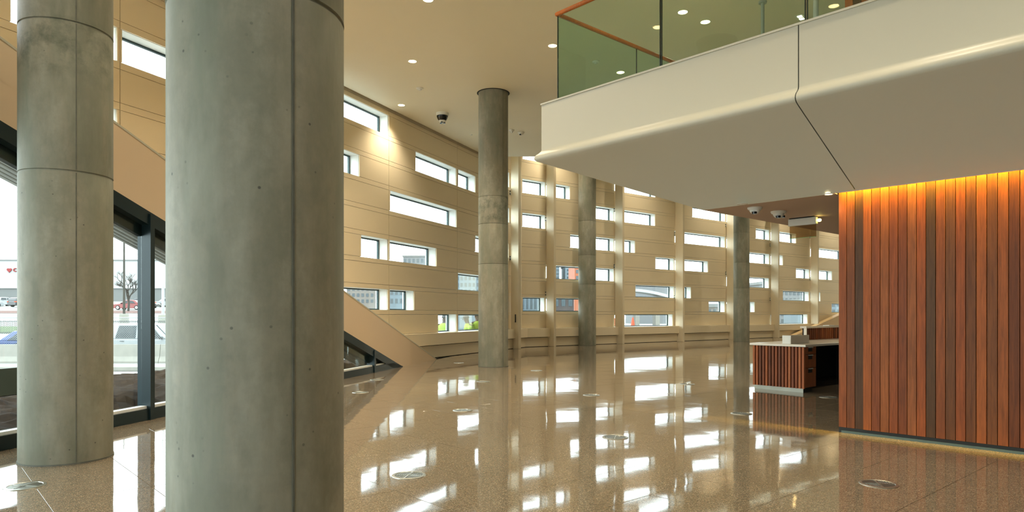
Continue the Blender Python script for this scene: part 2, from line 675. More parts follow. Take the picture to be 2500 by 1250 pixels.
# fins standing a little off the far wall
FIN_L, FIN_T, GAP = 0.42, 0.115, 0.075
fin_u = [(W1.at(h1(1244.0)).to_2d() - W2.p).dot(W2.d)] + [h2(x) - 0.05 for x in JX2]
fin_names = ['white wall fin in the corner beside the slim column', 'white wall fin second from the corner', 'white wall fin third from the corner',
             'white wall fin fourth from the corner', 'white wall fin fifth from the corner, beside a column', 'white wall fin sixth from the corner',
             'white wall fin nearest the wood wall']
n2 = Vector((W2.n.x, W2.n.y, 0)); d2 = Vector((W2.d.x, W2.d.y, 0))
for i, u in enumerate(fin_u):
    t = thing('wall_fin', W2.at(u, -0.2, 0), fin_names[i], 'fin', 'vertical fins on the far wall', 'structure')
    L = FIN_L
    off = (W1.at(h1(1244.0)).to_2d() - W2.p).dot(W2.n) if i == 0 else 0.0     # the corner fin stands on the other wall
    MB().obox(W2.at(u, off - GAP, 0), d2 * FIN_T, -n2 * L, Vector((0, 0, ROOF))).build('blade', M['fin'], t, bevel=0.006)
    for z in ([1.9, 4.7] if i % 2 else [3.1, 5.4]):
        mb = MB()
        mb.obox(W2.at(u + 0.02, off, z), d2 * 0.05, -n2 * (GAP + 0.01), Vector((0, 0, 0.16)))
        b = mb.build('bracket', M['white'], t)
        for dz in (0.02, 0.12):
            MB().obox(W2.at(u - 0.012, off - 0.015, z + dz), d2 * 0.035, -n2 * 0.03, Vector((0, 0, 0.03))).build('bolt', M['frame'], b)
# black pull handle on the corner fin
q = W1.at(h1(1239.0), -0.3, 0)
t = thing('pull_handle', (q.x, q.y, 0.92), 'black pull handle on the corner fin beside the slim column', 'handle')
MB().tube([q + Vector((0, 0, z)) for z in (0.92, 1.05, 1.2)], 0.02, 8).build('grip', M['black'], t, smooth=True)
for z in (0.96, 1.16):
    MB().tube([q + Vector((0, 0, z)), q + d2 * 0.04 + Vector((0, 0, z))], 0.012, 8).build('standoff', M['black'], t)

# ledge running under the windows of both walls
LZ0, LZ1, LD = 0.36, H - WH - 0.005, 0.28


def ledge(line, u0, u1, label, i):
    t = thing('trim_%d' % i, line.at((u0 + u1) / 2, -LD / 2, 0), label, 'ledge', None, 'structure')
    dn = Vector((line.n.x, line.n.y, 0)); du = Vector((line.d.x, line.d.y, 0)) * (u1 - u0)
    MB().obox(line.at(u0, 0, LZ0), du, -dn * LD, Vector((0, 0, LZ1 - LZ0))).build('seat', M['wall'], t, bevel=0.008)
    MB().obox(line.at(u0, 0, 0.014), du, -dn * (LD - 0.10), Vector((0, 0, LZ0 - 0.034))).build('plinth', M['wall'], t)
    MB().obox(line.at(u0, 0, 0.0), du, -dn * (LD - 0.11), Vector((0, 0, 0.014))).build('toe_gap', M['dark'], t)
    MB().obox(line.at(u0, 0, LZ0 - 0.02), du, -dn * (LD - 0.12), Vector((0, 0, 0.02))).build('painted_seat_shadow', M['dark'], t)  # dark strip painting the shadow line under the seat overhang


ledge(W1, h1(905), U1C, 'cream window ledge along the wall by the foot of the sloped band', 1)
ledge(W2, U2C, U2END, 'cream window ledge running behind the white fins', 2)

# ------------------------------------------------------------------ sloped band, glass wall, deck
def zt(Y):
    return H * (1 - 1 + 0.298 * (15.09 - Y / H))


def zb(Y):
    return H * (1 - 1 + 0.299 * (13.07 - Y / H))


def uY(line, Y):
    return (Y - line.p.y) / line.d.y


YTOP, YEND, YHEAD = -2.62 * H, 15.09 * H, 13.07 * H
gn = Vector((GL.n.x, GL.n.y, 0))       # outwards


def gp(Y, z, out=0.0):
    return GL.at(uY(GL, Y), out, z)


t = thing('sloped_band', gp(15 * H, 0), 'cream diagonal band descending to the floor above the triangular glazing', 'band', None, 'structure')
pts = [gp(YTOP - 2.0 * H, zb(YTOP - 2.0 * H)), gp(YHEAD, 0.0), gp(YEND, 0.0), gp(YTOP, zt(YTOP)), gp(YTOP - 2.0 * H, zt(YTOP))]
MB().slab(pts, gn * 0.14).build('face', M['band'], t)
MB().slab([gp(YTOP, zt(YTOP), -0.004), gp(YEND, 0.0, -0.004), gp(YEND, 0.025, -0.004), gp(YTOP, zt(YTOP) + 0.02, -0.004)], gn * 0.15).build('edge_trim', M['fascia'], t)
# deck between the band and the panelled wall: inner top, boarded soffit below
uE = h1(900)
a0, a1 = gp(YTOP, zb(YTOP), 0.14), gp(YHEAD, 0.0, 0.14)
b0, b1 = W1.at(h1(-420), 0.3, cutz(h1(-420))), W1.at(uE, 0.3, 0.0)
c0, c1 = gp(YTOP, zt(YTOP), 0.14), gp(YEND, 0.0, 0.14)
e0, e1 = W1.at(h1(-420), 0.3, cutz(h1(-420)) + 0.34), W1.at(h1(1010), 0.0, 0.05)
dk = MB().add([a0, a1, b1, b0, c0, c1, e1, e0], [(3, 2, 1, 0), (4, 5, 6, 7), (0, 1, 5, 4), (2, 3, 7, 6), (1, 2, 6, 5), (3, 0, 4, 7)])
dk = tag(dk.build('sloped_deck', M['band']), 'sloped deck behind the diagonal band joining the panelled wall', 'deck', None, 'structure')
M['board'] = plain('soffit_boards', (120, 117, 104), 0.6, var=0.12, scale=2)
for i in range(9):
    f0, f1 = i / 9 + 0.006, (i + 1) / 9 - 0.006
    q = [a0.lerp(b0, f0), a0.lerp(b0, f1), a1.lerp(b1, f1), a1.lerp(b1, f0)]
    MB().slab([p - Vector((0, 0, 0.012)) for p in q], (0, 0, -0.03)).build('soffit_board', M['board'], dk)

t = thing('curtain_wall', gp(6 * H, 0), 'dark framed triangular curtain wall glazing under the diagonal band', 'glazing', None, 'structure')
SILL = 0.13
YB = -6.0 * H
gd = Vector((GL.d.x, GL.d.y, 0))
MB().slab([gp(YB, 0), gp(YHEAD, 0), gp(YHEAD, SILL * 0.1), gp(YHEAD - 0.5 * H, SILL), gp(YB, SILL)], gn * 0.2).build('sill', M['alu_dark'], t)
MB().slab([gp(YB, SILL, 0.03), gp(YHEAD - 0.55 * H, SILL, 0.03), gp(YHEAD - 0.55 * H, SILL + 0.03, 0.03), gp(YB, SILL + 0.03, 0.03)], gn * 0.08).build('glazing_bead', M['jamb'], t)
HB = 0.14
Y2 = YTOP - 1.6 * H
MB().slab([gp(Y2, zb(Y2)), gp(YHEAD, 0.0), gp(YHEAD - 0.45 * H, 0.0), gp(Y2, zb(Y2) - HB)], gn * 0.2).build('head_rail', M['alu_dark'], t)
MB().slab([gp(Y2, zb(Y2) - HB, 0.1), gp(YHEAD - 0.5 * H, 0.02, 0.1), gp(YHEAD - 0.9 * H, 0.02, 0.1), gp(Y2, zb(Y2) - HB - 0.1, 0.1)], gn * 0.06).build('head_bead', M['alu_dark'], t)
MUL = [-5.8, -4.3, -2.9, -1.5, -0.1, 1.3, 2.65, 4.0, 5.30, 6.49, 7.75, 9.05, 10.37, 11.72]
for Y in MUL:
    zt_ = min(zb(Y * H) - 0.02, ZC)
    if zt_ > 0.1:
        MB().slab([gp(Y * H - 0.033, 0.0, -0.02), gp(Y * H + 0.033, 0.0, -0.02), gp(Y * H + 0.033, zt_, -0.02), gp(Y * H - 0.033, zt_ + 0.0, -0.02)], gn * 0.17).build('mullion', M['alu_dark'], t)
for i in range(len(MUL)):
    ya = MUL[i] * H + 0.04
    yb = MUL[i + 1] * H - 0.04 if i + 1 < len(MUL) else YHEAD - 0.5 * H
    za, zbb = min(zb(ya), ZC), max(min(zb(yb), ZC), SILL + 0.02)
    MB().slab([gp(ya, SILL, 0.09), gp(yb, SILL, 0.09), gp(yb, zbb, 0.09), gp(ya, za, 0.09)], gn * 0.008).build('pane', M['glass'], t)
# small box fixed to a mullion
q = gp(4.86 * H, 0.50, -0.10)
o = MB().obox(q, gd * 0.34, -gn * 0.05, Vector((0, 0, 0.235)))
t = thing('reader_box', q, 'grey-green flat box on the mullion left of the far-left column', 'box')
o.build('case', plain('reader_grey', (74, 84, 76), 0.45), t, bevel=0.004)
MB().obox(q - gd * 0.012 + Vector((0, 0, -0.012)) + gn * 0.006, gd * 0.36, gn * 0.03, Vector((0, 0, 0.24))).build('back_plate', M['alu_dark'], t)

# ------------------------------------------------------------------ floor of terrazzo tiles
TA = math.radians(41.3)
ta, tb = V2(math.cos(TA), math.sin(TA)), V2(-math.sin(TA), math.cos(TA))
TS = 0.61
org = V2(-0.640 * H, 4.236 * H)        # a diffuser sits in the middle of this tile
n_gl, n_1, n_2 = GL.n, W1.n, W2.n
XR, YBK = 24 * H, -6.2 * H
LIMS = [(n_gl.x, n_gl.y, n_gl.dot(GL.p) - 0.0), (n_1.x, n_1.y, n_1.dot(W1.p) + 0.0), (n_2.x, n_2.y, n_2.dot(W2.p) + 0.0),
        (1, 0, XR), (0, -1, -YBK)]
sub = [(-12, YBK), (XR, YBK), (XR, 55), (-12, 55)]
for L_ in LIMS:
    sub = clip(sub, *L_)
floor = MB().prism(sub, -0.12, -0.004).build('floor', M['grout'])
tag(floor, 'polished speckled brown terrazzo tile floor of the lobby', 'floor', None, 'structure')
tiles = []
for i in range(-40, 70):
    for j in range(-40, 70):
        c = org + ta * (i * TS) + tb * (j * TS)
        if c.y < -2.5 or c.y > 45 or c.x > XR + 1 or c.x < -9:
            continue
        if abs(c.x) > 0.95 * max(c.y, 0) + 6:
            continue
        tiles.append((c, i, j))


def in_view(c):
    if c.y < 1.0:
        return False
    px, py = CX + F * c.x / c.y, HY + F * H / c.y
    return -150 < px < 2650 and py < 1420


def hidden(c):
    # behind the wood wall
    r = c - V2(2.776 * H, 5.80 * H)
    return r.dot(V2(0.663, -0.748)) > 0.2 and r.dot(V2(0.748, 0.663)) > 0.4


near = sorted([x for x in tiles if in_view(x[0]) and not hidden(x[0])], key=lambda x: x[0].y)[:296]
near_ids = {(i, j) for _, i, j in near}
g = 0.0012
s2 = TS / 2 - g
tile_mesh = None
rest = MB()
for c, i, j in tiles:
    poly = [tuple(c + ta * (x * s2) + tb * (y * s2)) for x, y in ((-1, -1), (1, -1), (1, 1), (-1, 1))]
    cut_ = poly
    for L_ in LIMS:
        cut_ = clip(cut_, *L_)
        if len(cut_) < 3:
            break
    if len(cut_) < 3:
        continue
    whole = cut_ == poly
    if (i, j) in near_ids:
        if whole:
            if tile_mesh is None:
                b = 0.0012
                bev = MB()
                v = [(-s2, -s2, -0.004), (s2, -s2, -0.004), (s2, s2, -0.004), (-s2, s2, -0.004)]
                v += [(-s2, -s2, -b * 0.6), (s2, -s2, -b * 0.6), (s2, s2, -b * 0.6), (-s2, s2, -b * 0.6)]
                q = s2 - b
                v += [(-q, -q, 0), (q, -q, 0), (q, q, 0), (-q, q, 0)]
                f = [(8, 9, 10, 11)]
                for r_ in (0, 4):
                    f += [(r_ + k, r_ + (k + 1) % 4, r_ + 4 + (k + 1) % 4, r_ + 4 + k) for k in range(4)]
                tile_mesh = bpy.data.meshes.new('tile')
                tile_mesh.from_pydata(v, [], f)
                tile_mesh.materials.append(M['terrazzo'])
            o = bpy.data.objects.new('tile', tile_mesh)
            COL.objects.link(o)
            o.location = Vector((c.x, c.y, 0)) - Vector(floor.location)
            o.rotation_euler = (random.uniform(-1, 1) * 0.0013, random.uniform(-1, 1) * 0.0013, TA)
            o.parent = floor
        else:
            MB().prism(list(cut_), -0.004, 0.0).build('tile', M['terrazzo'], floor)
    else:
        dz = random.uniform(-1, 1) * 0.0009
        dw = random.uniform(-1, 1) * 0.0009
        n = len(cut_)
        vv = [(p[0], p[1], (V2(*p) - c).dot(ta) * dz + (V2(*p) - c).dot(tb) * dw) for p in cut_]
        rest.add(vv, [tuple(range(n))])
o = rest.build('tile_field', M['terrazzo'], floor)
o['kind'] = 'stuff'
o['label'] = 'far terrazzo tiles of the same floor'

# ------------------------------------------------------------------ ceilings
def wall1_at_Y(Y, out=0.0):
    q = W1.at(uY(W1, Y), out)
    return (q.x, q.y)


SG = 0.10
poly = [wall1_at_Y(YBK - 2, -SG), (XR, YBK), (XR, 18.47 * H), wall1_at_Y(18.47 * H, -SG)]
o = MB().prism(poly, ZC, ZC + 0.3).build('ceiling', M['ceil'])
tag(o, 'high cream plaster ceiling over the lobby', 'ceiling', None, 'structure')
sg = MB().slab([W1.at(uY(W1, YBK), 0.0, ZC + 0.05), W1.at(uY(W1, 18.5 * H), 0.0, ZC + 0.05), W1.at(uY(W1, 18.5 * H), -SG, ZC + 0.05), W1.at(uY(W1, YBK), -SG, ZC + 0.05)], (0, 0, 0.2))
tag(sg.build('trim_3', M['gap_shade']), 'dark strip painted as the shade in the gap between the ceiling and the panelled wall', 'trim', None, 'structure')
roof_poly = clip(clip([wall1_at_Y(18.3 * H, 0.3), (XR, 18.3 * H), (XR, 60), (-10, 60), (-10, 30)], W2.n.x, W2.n.y, W2.n.dot(W2.p) + 0.3), W1.n.x, W1.n.y, W1.n.dot(W1.p) + 0.3)
o = MB().prism(roof_poly, ROOF, ROOF + 0.2).build('ceiling', M['ceil'])
tag(o, 'raised cream ceiling above the far fin wall', 'ceiling', None, 'structure')
o = MB().prism([wall1_at_Y(18.47 * H, 0.3), (XR, 18.47 * H), (XR, 18.47 * H + 0.2), wall1_at_Y(18.47 * H + 0.2, 0.3)], ZC + 0.3, ROOF).build('wall_upstand', M['ceil'])
tag(o, 'cream upstand closing the edge of the main ceiling', 'wall', None, 'structure')
o = MB().obox(W1.at(U1C - 2.5, 0.0, ZC - 0.01), (W1.at(U1C + 0.1) - W1.at(U1C - 2.5)), n_1.to_3d() * 0.3, (0, 0, ROOF - ZC)).build('wall_upper', M['wall'])
tag(o, 'cream wall strip above the corner windows', 'wall', None, 'structure')
# walls out of view that close the lobby
o = MB().obox((XR, YBK, 0), (0.2, 0, 0), (0, 55 - YBK, 0), (0, 0, ROOF)).build('wall_right', M['wall'])
tag(o, 'plain cream wall closing the lobby on the right', 'wall', None, 'structure')
t = thing('wall_back', (0, YBK, 0), 'unseen rear lobby wall with a tall open bay shaped to let in daylight', 'wall', None, 'structure')  # bay left open out of view to bring more daylight in
MB().obox((-3.4, YBK, 0), (XR + 3.4, 0, 0), (0, -0.2, 0), (0, 0, ZC)).build('solid_part', M['wall'], t)
MB().obox((-7.5, YBK, 5.8), (12, 0, 0), (0, -0.2, 0), (0, 0, ZC - 5.8)).build('lintel', M['wall'], t)
for k in range(3):
    MB().obox((-7.5 + k * 1.9, YBK, 0), (0.09, 0, 0), (0, -0.2, 0), (0, 0, 5.8)).build('mullion', M['alu_dark'], t)

# ------------------------------------------------------------------ round concrete columns
def column(name_label, x0, x1, R, ztop, joints, seam_px, collar=True, seam_w=0.008, mat=None):
    a0, a1 = math.atan((x0 - CX) / F), math.atan((x1 - CX) / F)
    half, mid = (a1 - a0) / 2, (a0 + a1) / 2
    D = R / math.sin(half)
    c = V2(D * math.sin(mid), D * math.cos(mid))
    t = thing('concrete_column', (c.x, c.y, 0), name_label, 'column', 'round concrete columns')
    prof = [(R, 0.012)]
    for z in joints:
        prof += [(R, z - 0.010), (R - 0.005, z - 0.003), (R - 0.005, z + 0.003), (R + 0.0015, z + 0.008), (R, z + 0.02)]
    prof += [(R, ztop)]
    sh = MB().lathe(prof, (c.x, c.y, 0), 96).build('shaft', mat or M['concrete'], t, auto=True)
    MB().lathe([(R + 0.006, 0.0), (R + 0.006, 0.012)], (c.x, c.y, 0), 64).build('base_joint', M['seam'], t)
    if collar:
        MB().lathe([(R + 0.035, ztop - 0.005), (R + 0.035, ztop + 0.03)], (c.x, c.y, 0), 64).build('ceiling_collar', M['gap_shade'], t)
    # formwork seam facing the room
    ang = math.atan((seam_px - CX) / F)
    r = V2(math.sin(ang), math.cos(ang))
    bq = c.dot(r)
    s = bq - math.sqrt(max(bq * bq - c.dot(c) + R * R, 0.0))
    q = r * s
    nn = (q - c).normalized()
    tt = V2(-nn.y, nn.x)
    z0 = 0.012
    for z1 in list(joints) + [ztop]:
        w_ = seam_w * random.uniform(0.7, 1.3)
        MB().obox(Vector((q.x, q.y, z0)) - Vector((tt.x, tt.y, 0)) * w_ / 2 - Vector((nn.x, nn.y, 0)) * 0.01, Vector((tt.x, tt.y, 0)) * w_, Vector((nn.x, nn.y, 0)) * 0.013,
                  Vector((0, 0, z1 - z0 - 0.012))).build('formwork_seam', M['seam'], t)
        z0 = z1 + 0.012
    return c


JZ = [1.965 * H, 2.92 * H, 3.3 * H]
column('widest round concrete column with a dark vertical seam', 404, 839.5, 0.283 * H, ZC, [2.0 * H, 3.3 * H], 716)
column('round concrete column beside the left glazing, stained near its top', 41.5, 277, 0.281 * H, ZC, [1.955 * H, 2.95 * H], 186, mat=concrete('column_concrete_stained', (142, 141, 127), [(2.62 * H, 2.95 * H)]))
column('slim concrete column standing free by the cream panelled wall', 1168, 1240.5, 0.286 * H, ZC, [1.96 * H, 2.72 * H, 3.24 * H], 1228, mat=concrete('column_concrete_patched', (142, 141, 127), [(2.75 * H, 3.24 * H)]))
column('concrete column between the second and third white fins', 1412, 1455, 0.283 * H, ROOF, [1.96 * H, 2.9 * H, 4.0 * H], 1448, False)
column('concrete column beside the exit sign and fifth white fin', 1790.5, 1830, 0.283 * H, ROOF, [1.96 * H, 2.9 * H, 4.0 * H], 1800, False)

# ------------------------------------------------------------------ balcony
Q0 = V2(0.313 * H, 7.25 * H)
ef = V2(1562, -1667).normalized()          # fascia, towards the near right
ee = V2(1884, 1667).normalized()           # end edge, going away
nf = V2(-0.730, -0.684).normalized()       # outward of the fascia
ne = V2(-ee.y, ee.x)                       # outward of the end


def corner(of, oe):
    # intersection of the two shifted lines
    p, q = Q0 + nf * of, Q0 + ne * oe
    det = ef.x * (-ee.y) + ef.y * ee.x
    dq = q - p
    s = (dq.x * (-ee.y) + dq.y * ee.x) / det
    return p + ef * s


ZT = H + 2.22 * H
RINGS = [(0.0, 0.0, ZT), (0.0, 0.0, H + 1.745 * H), (0.004, 0.004, H + 1.728 * H), (0.018, 0.018, H + 1.710 * H), (0.040, 0.040, H + 1.690 * H),
         (0.052, 0.052, H + 1.672 * H), (0.056, 0.056, H + 1.650 * H), (0.050, 0.048, H + 1.632 * H), (0.034, 0.026, H + 1.618 * H),
         (0.0, -0.02, H + 1.60 * H), (-0.769, -1.438, ZL), (-0.775, -1.445, ZL + 0.05)]
LF, LE = 9.0 * H, 14.0 * H
RP = []
for of, oe, z in RINGS:
    c = corner(of * H, oe * H)
    RP.append((c, z, of))


def t_joint(of):
    """distance from the unshifted corner along the fascia to the panel joint"""
    f = min(max(-of / 0.769, 0), 1)
    return (2.757 + (2.894 - 2.757) * f) * H


bal = thing('balcony', (Q0.x + 1.0, Q0.y, ZL), 'cream mezzanine balcony with deep fascia and sloping underside', 'balcony', None, 'structure')
gj = 0.005
for which in range(3):
    mb = MB()
    rows = []
    for (c, z, of) in RP:
        base = (c - Q0).dot(ef)
        tj = t_joint(of) - base
        if which == 0:
            p, q = c, c + ef * (tj - gj)
        elif which == 1:
            p, q = c + ef * (tj + gj), c + ef * (LF - base)
        else:
            p, q = c + ee * LE, c
        rows.append((Vector((p.x, p.y, z)), Vector((q.x, q.y, z))))
    for a, b in zip(rows[:-1], rows[1:]):
        mb.quad(a[0], b[0], b[1], a[1])
    o = mb.build(['fascia_panel', 'fascia_panel', 'end_panel'][which], M['fascia'], bal)
    bm = bmesh.new(); bm.from_mesh(o.data); bmesh.ops.remove_doubles(bm, verts=bm.verts, dist=1e-5); bm.to_mesh(o.data); bm.free()
    for pl in o.data.polygons:
        pl.use_smooth = True
    o.data.set_sharp_from_angle(angle=math.radians(50))
# dark joint behind the gap
mb = MB()
for (c, z, of), (c2, z2, of2) in zip(RP[:-2], RP[1:-1]):
    pa = c + ef * (t_joint(of) - (c - Q0).dot(ef)); pb = c2 + ef * (t_joint(of2) - (c2 - Q0).dot(ef))
    i3 = Vector((-nf.x, -nf.y, 0.35)) * 0.012
    e3 = Vector((ef.x, ef.y, 0)) * 0.02
    A, B = Vector((pa.x, pa.y, z)) + i3, Vector((pb.x, pb.y, z2)) + i3
    mb.quad(A - e3, B - e3, B + e3, A + e3)
mb.build('panel_joint', M['seam'], bal)
# floor of the mezzanine, top caps
c = corner(-0.03, -0.03)
MB().prism([tuple(c), tuple(c + ef * LF), tuple(c + ef * LF + ee * LE), tuple(c + ee * LE)], ZT - 0.15, ZT).build('slab', M['fascia'], bal)
c1_, c2_ = corner(0.012, 0.012), corner(-0.35, -0.35)
for nm, (a, b), z, th in (('edge_cap', (0.010, -0.35), ZT, 0.02), ('glazing_shoe', (-0.085 * H, -0.15 * H), ZT + 0.02, 0.035)):
    p0, p1 = corner(a, a), corner(b, b)
    MB().prism([tuple(p0), tuple(p0 + ef * LF), tuple(p1 + ef * LF), tuple(p1)], z, z + th).build(nm, M['fascia'], bal)
    MB().prism([tuple(p0), tuple(p1), tuple(p1 + ee * LE), tuple(p0 + ee * LE)], z, z + th).build(nm, M['fascia'], bal)
# low ceiling under it
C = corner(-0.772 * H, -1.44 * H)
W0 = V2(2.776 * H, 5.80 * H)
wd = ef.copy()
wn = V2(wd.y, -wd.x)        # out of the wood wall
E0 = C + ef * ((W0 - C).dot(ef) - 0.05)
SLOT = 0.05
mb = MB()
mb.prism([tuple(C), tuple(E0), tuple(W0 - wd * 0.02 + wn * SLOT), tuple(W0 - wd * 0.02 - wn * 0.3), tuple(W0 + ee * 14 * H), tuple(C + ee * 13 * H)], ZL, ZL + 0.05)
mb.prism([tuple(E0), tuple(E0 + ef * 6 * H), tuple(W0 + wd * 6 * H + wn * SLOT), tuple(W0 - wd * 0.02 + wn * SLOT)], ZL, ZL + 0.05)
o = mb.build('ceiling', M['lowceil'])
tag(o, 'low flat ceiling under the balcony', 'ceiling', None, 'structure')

# glass railing
ZR = ZT + 0.055
RT = H + 3.183 * H
gi = -0.115 * H
g0 = corner(gi, gi)


def along_px(p, d, px):
    return Line(tuple(p), tuple(d)).hit(px)


t = thing('glass_railing', (g0.x, g0.y, ZT), 'green glass balcony railing with a brown wooden handrail', 'railing')
stops = [0.0, along_px(g0, ef, 1613), along_px(g0, ef, 1968), along_px(g0, ef, 1968) + 1.1 * H, along_px(g0, ef, 1968) + 2.2 * H]
for a, b in zip(stops[:-1], stops[1:]):
    p, q = g0 + ef * (a + 0.006), g0 + ef * (b - 0.006)
    i3 = Vector((-nf.x, -nf.y, 0)) * 0.012
    MB().slab([(p.x, p.y, ZR - 0.03), (q.x, q.y, ZR - 0.03), (q.x, q.y, RT - 0.03), (p.x, p.y, RT - 0.03)], i3).build('pane', M['rail_glass'], t)
    for s_ in (p, q):
        sg_ = 1 if s_ is p else -1
        w3 = Vector((ef.x, ef.y, 0)) * 0.008 * sg_
        MB().obox(Vector((s_.x, s_.y, ZR - 0.03)) - i3 * 0.1, w3, i3 * 1.2, Vector((0, 0, RT - ZR))).build('pane_edge', M['glass_edge'], t)
es = [0.0, along_px(g0, ee, 1552), along_px(g0, ee, 1552) * 2.1, along_px(g0, ee, 1552) * 3.2, along_px(g0, ee, 1552) * 4.3]
for a, b in zip(es[:-1], es[1:]):
    p, q = g0 + ee * (a + 0.006), g0 + ee * (b - 0.006)
    i3 = Vector((-ne.x, -ne.y, 0)) * 0.012
    MB().slab([(p.x, p.y, ZR - 0.03), (q.x, q.y, ZR - 0.03), (q.x, q.y, RT - 0.03), (p.x, p.y, RT - 0.03)], i3).build('pane', M['rail_glass'], t)
    MB().obox(Vector((p.x, p.y, ZR - 0.03)) - i3 * 0.1, Vector((ee.x, ee.y, 0)) * 0.008, i3 * 1.2, Vector((0, 0, RT - ZR))).build('pane_edge', M['glass_edge'], t)
hf, he = g0 + ef * stops[-1], g0 + ee * es[-1]
MB().tube([(he.x, he.y, RT), (g0.x, g0.y, RT), (hf.x, hf.y, RT)], 0.029, 12).build('handrail', M['rail_wood'], t, auto=True)
# poles on the mezzanine
for px, r_, y_, lab in ((1862, 0.028, 9.3, 'thin grey hanging pole with a ceiling flange on the mezzanine'), (1992, 0.04, 8.8, 'thick pale pole on the mezzanine beside the wood panelling')):
    x_ = (px - CX) / F * y_ * H
    t = thing('ceiling_pole', (x_, y_ * H, ZT), lab, 'pole')
    MB().lathe([(r_, ZT), (r_, ZC)], (x_, y_ * H, 0), 20).build('tube', M['galv_pole'] if px < 1900 else M['white'], t, auto=True)
    MB().lathe([(r_ * 2.3, ZC - 0.03), (r_ * 2.3, ZC)], (x_, y_ * H, 0), 24).build('flange', M['galv_pole'], t, auto=True)

# ------------------------------------------------------------------ wood wall
PW = 0.0662 * H
NPL = 44
wall = MB().prism([tuple(W0 - wd * 0.0 - wn * 0.03), tuple(W0 + wd * NPL * PW - wn * 0.03), tuple(W0 + wd * NPL * PW - wn * 2.5 * H), tuple(W0 - wn * 2.5 * H)], 0.0, ZL + 0.25).build('wall_wood', M['slot'])
tag(wall, 'reddish wood plank wall under the balcony with orange light along its top', 'wall', None, 'structure')
wd3, wn3 = Vector((wd.x, wd.y, 0)), Vector((wn.x, wn.y, 0))
for i in range(NPL):
    pr = 0.0 if i < 3 else 0.012
    o3 = W0 + wd * (i * PW) - wn * 0.03
    wdt = PW - (0.005 if i not in (2,) else 0.003)
    MB().obox(Vector((o3.x, o3.y, 0.055)), wd3 * wdt, wn3 * (0.03 + pr), Vector((0, 0, ZL + 0.16 - 0.055))).build('plank', WOODS[i % len(WOODS)], wall, bevel=0.0015)
b3 = W0 - wn * 0.03
MB().obox(Vector((b3.x, b3.y, 0.0)), wd3 * NPL * PW, wn3 * 0.03, Vector((0, 0, 0.055))).build('base_gap', M['dark'], wall)
MB().obox(Vector((b3.x, b3.y, 0.0)) + wn3 * 0.03 + wd3 * 0.03, wd3 * NPL * PW, wn3 * 0.014, Vector((0, 0, 0.024))).build('base_strip', M['alu'], wall)
# light slot above the planks
t = thing('cove_light', (W0.x, W0.y, ZL + 0.1), 'orange light strip hidden in the slot above the wood wall', 'light')
l0 = W0 + wd * 0.02 + wn * (SLOT - 0.004)
MB().obox(Vector((l0.x, l0.y, ZL + 0.115)), wd3 * (NPL * PW), -wn3 * 0.02, Vector((0, 0, 0.006))).build('led_strip', M['led'], t)
MB().obox(Vector((l0.x, l0.y, ZL + 0.122)) + wn3 * 0.01, wd3 * (NPL * PW), -wn3 * 0.07, Vector((0, 0, 0.02))).build('channel', M['white'], t)
la = bpy.data.lights.new('cove_glow', 'AREA')
la.shape = 'RECTANGLE'
la.size, la.size_y = NPL * PW, 0.016
la.color = (1.0, 0.64, 0.05)
la.energy = 260.0
lo = bpy.data.objects.new('cove_glow', la)
COL.objects.link(lo)
m_ = W0 + wd * (NPL * PW / 2 + 0.02) + wn * (SLOT - 0.018)
lo.location = (m_.x, m_.y, ZL + 0.11)
lo.rotation_euler = Euler((math.radians(20), 0, math.atan2(wd.y, wd.x)), 'XYZ')
attach(lo, t)
# mezzanine core clad in the same wood
up = MB().prism([tuple(W0 + wd * 0.06 - wn * 0.03), tuple(W0 + wd * NPL * PW - wn * 0.03), tuple(W0 + wd * NPL * PW - wn * 2.5 * H), tuple(W0 + wd * 0.06 - wn * 2.5 * H)], ZT, ZC).build('wall_wood_upper', M['slot'])
tag(up, 'brown wood plank wall on the mezzanine behind the railing', 'wall', None, 'structure')
for i in range(24):
    o3 = W0 + wd * (0.06 + i * PW) - wn * 0.03
    MB().obox(Vector((o3.x, o3.y, ZT + 0.03)), wd3 * (PW - 0.006), wn3 * 0.03, Vector((0, 0, ZC - ZT - 0.06))).build('plank', WOODS[(i * 7 + 3) % len(WOODS)], up)

# ------------------------------------------------------------------ reception desk
da = V2(math.cos(math.radians(41.5)), math.sin(math.radians(41.5)))
db = V2(-1350, 1667).normalized()
DB = V2(3.707 * H, 8.66 * H)
DH = 0.615 * H
DD = 0.735 * H
da3, db3 = Vector((da.x, da.y, 0)), Vector((db.x, db.y, 0))


def dpnt(a, b, z=0.0):
    q = DB + da * a + db * b
    return Vector((q.x, q.y, z))


t = thing('reception_desk', dpnt(0.5, 0.4), 'slatted wood reception desk with white countertop and drawers', 'desk')
KZ, CT = 0.075, 0.035
TZ = DH - CT
pedw = 0.337 * H
MB().obox(dpnt(0.03, 0.03, KZ), da3 * (pedw - 0.03), db3 * (DD - 0.06), Vector((0, 0, TZ - KZ))).build('pedestal', M['slot'], t)
MB().obox(dpnt(0.06, 0.05, 0.0), da3 * (pedw - 0.1), db3 * (DD - 0.08), Vector((0, 0, KZ))).build('toe_kick', M['dark'], t)
MB().obox(dpnt(0.045, 0.04, 0.0), da3 * 0.015, db3 * (DD - 0.06), Vector((0, 0, KZ - 0.01))).build('kick_plate', M['kick'], t)
ns = 16
sp = DD / ns
for i in range(ns):
    MB().obox(dpnt(-0.005, i * sp + 0.002, KZ - 0.01), da3 * 0.035, db3 * (sp * 0.64), Vector((0, 0, TZ - KZ + 0.005))).build('slat', SLATS[(i * 3 + i // 4) % len(SLATS)], t)
ctop = MB().obox(dpnt(-0.02, -0.03, TZ), da3 * 4.2, db3 * (DD + 0.06), Vector((0, 0, CT))).build('countertop', M['counter'], t, bevel=0.004)
z0 = KZ
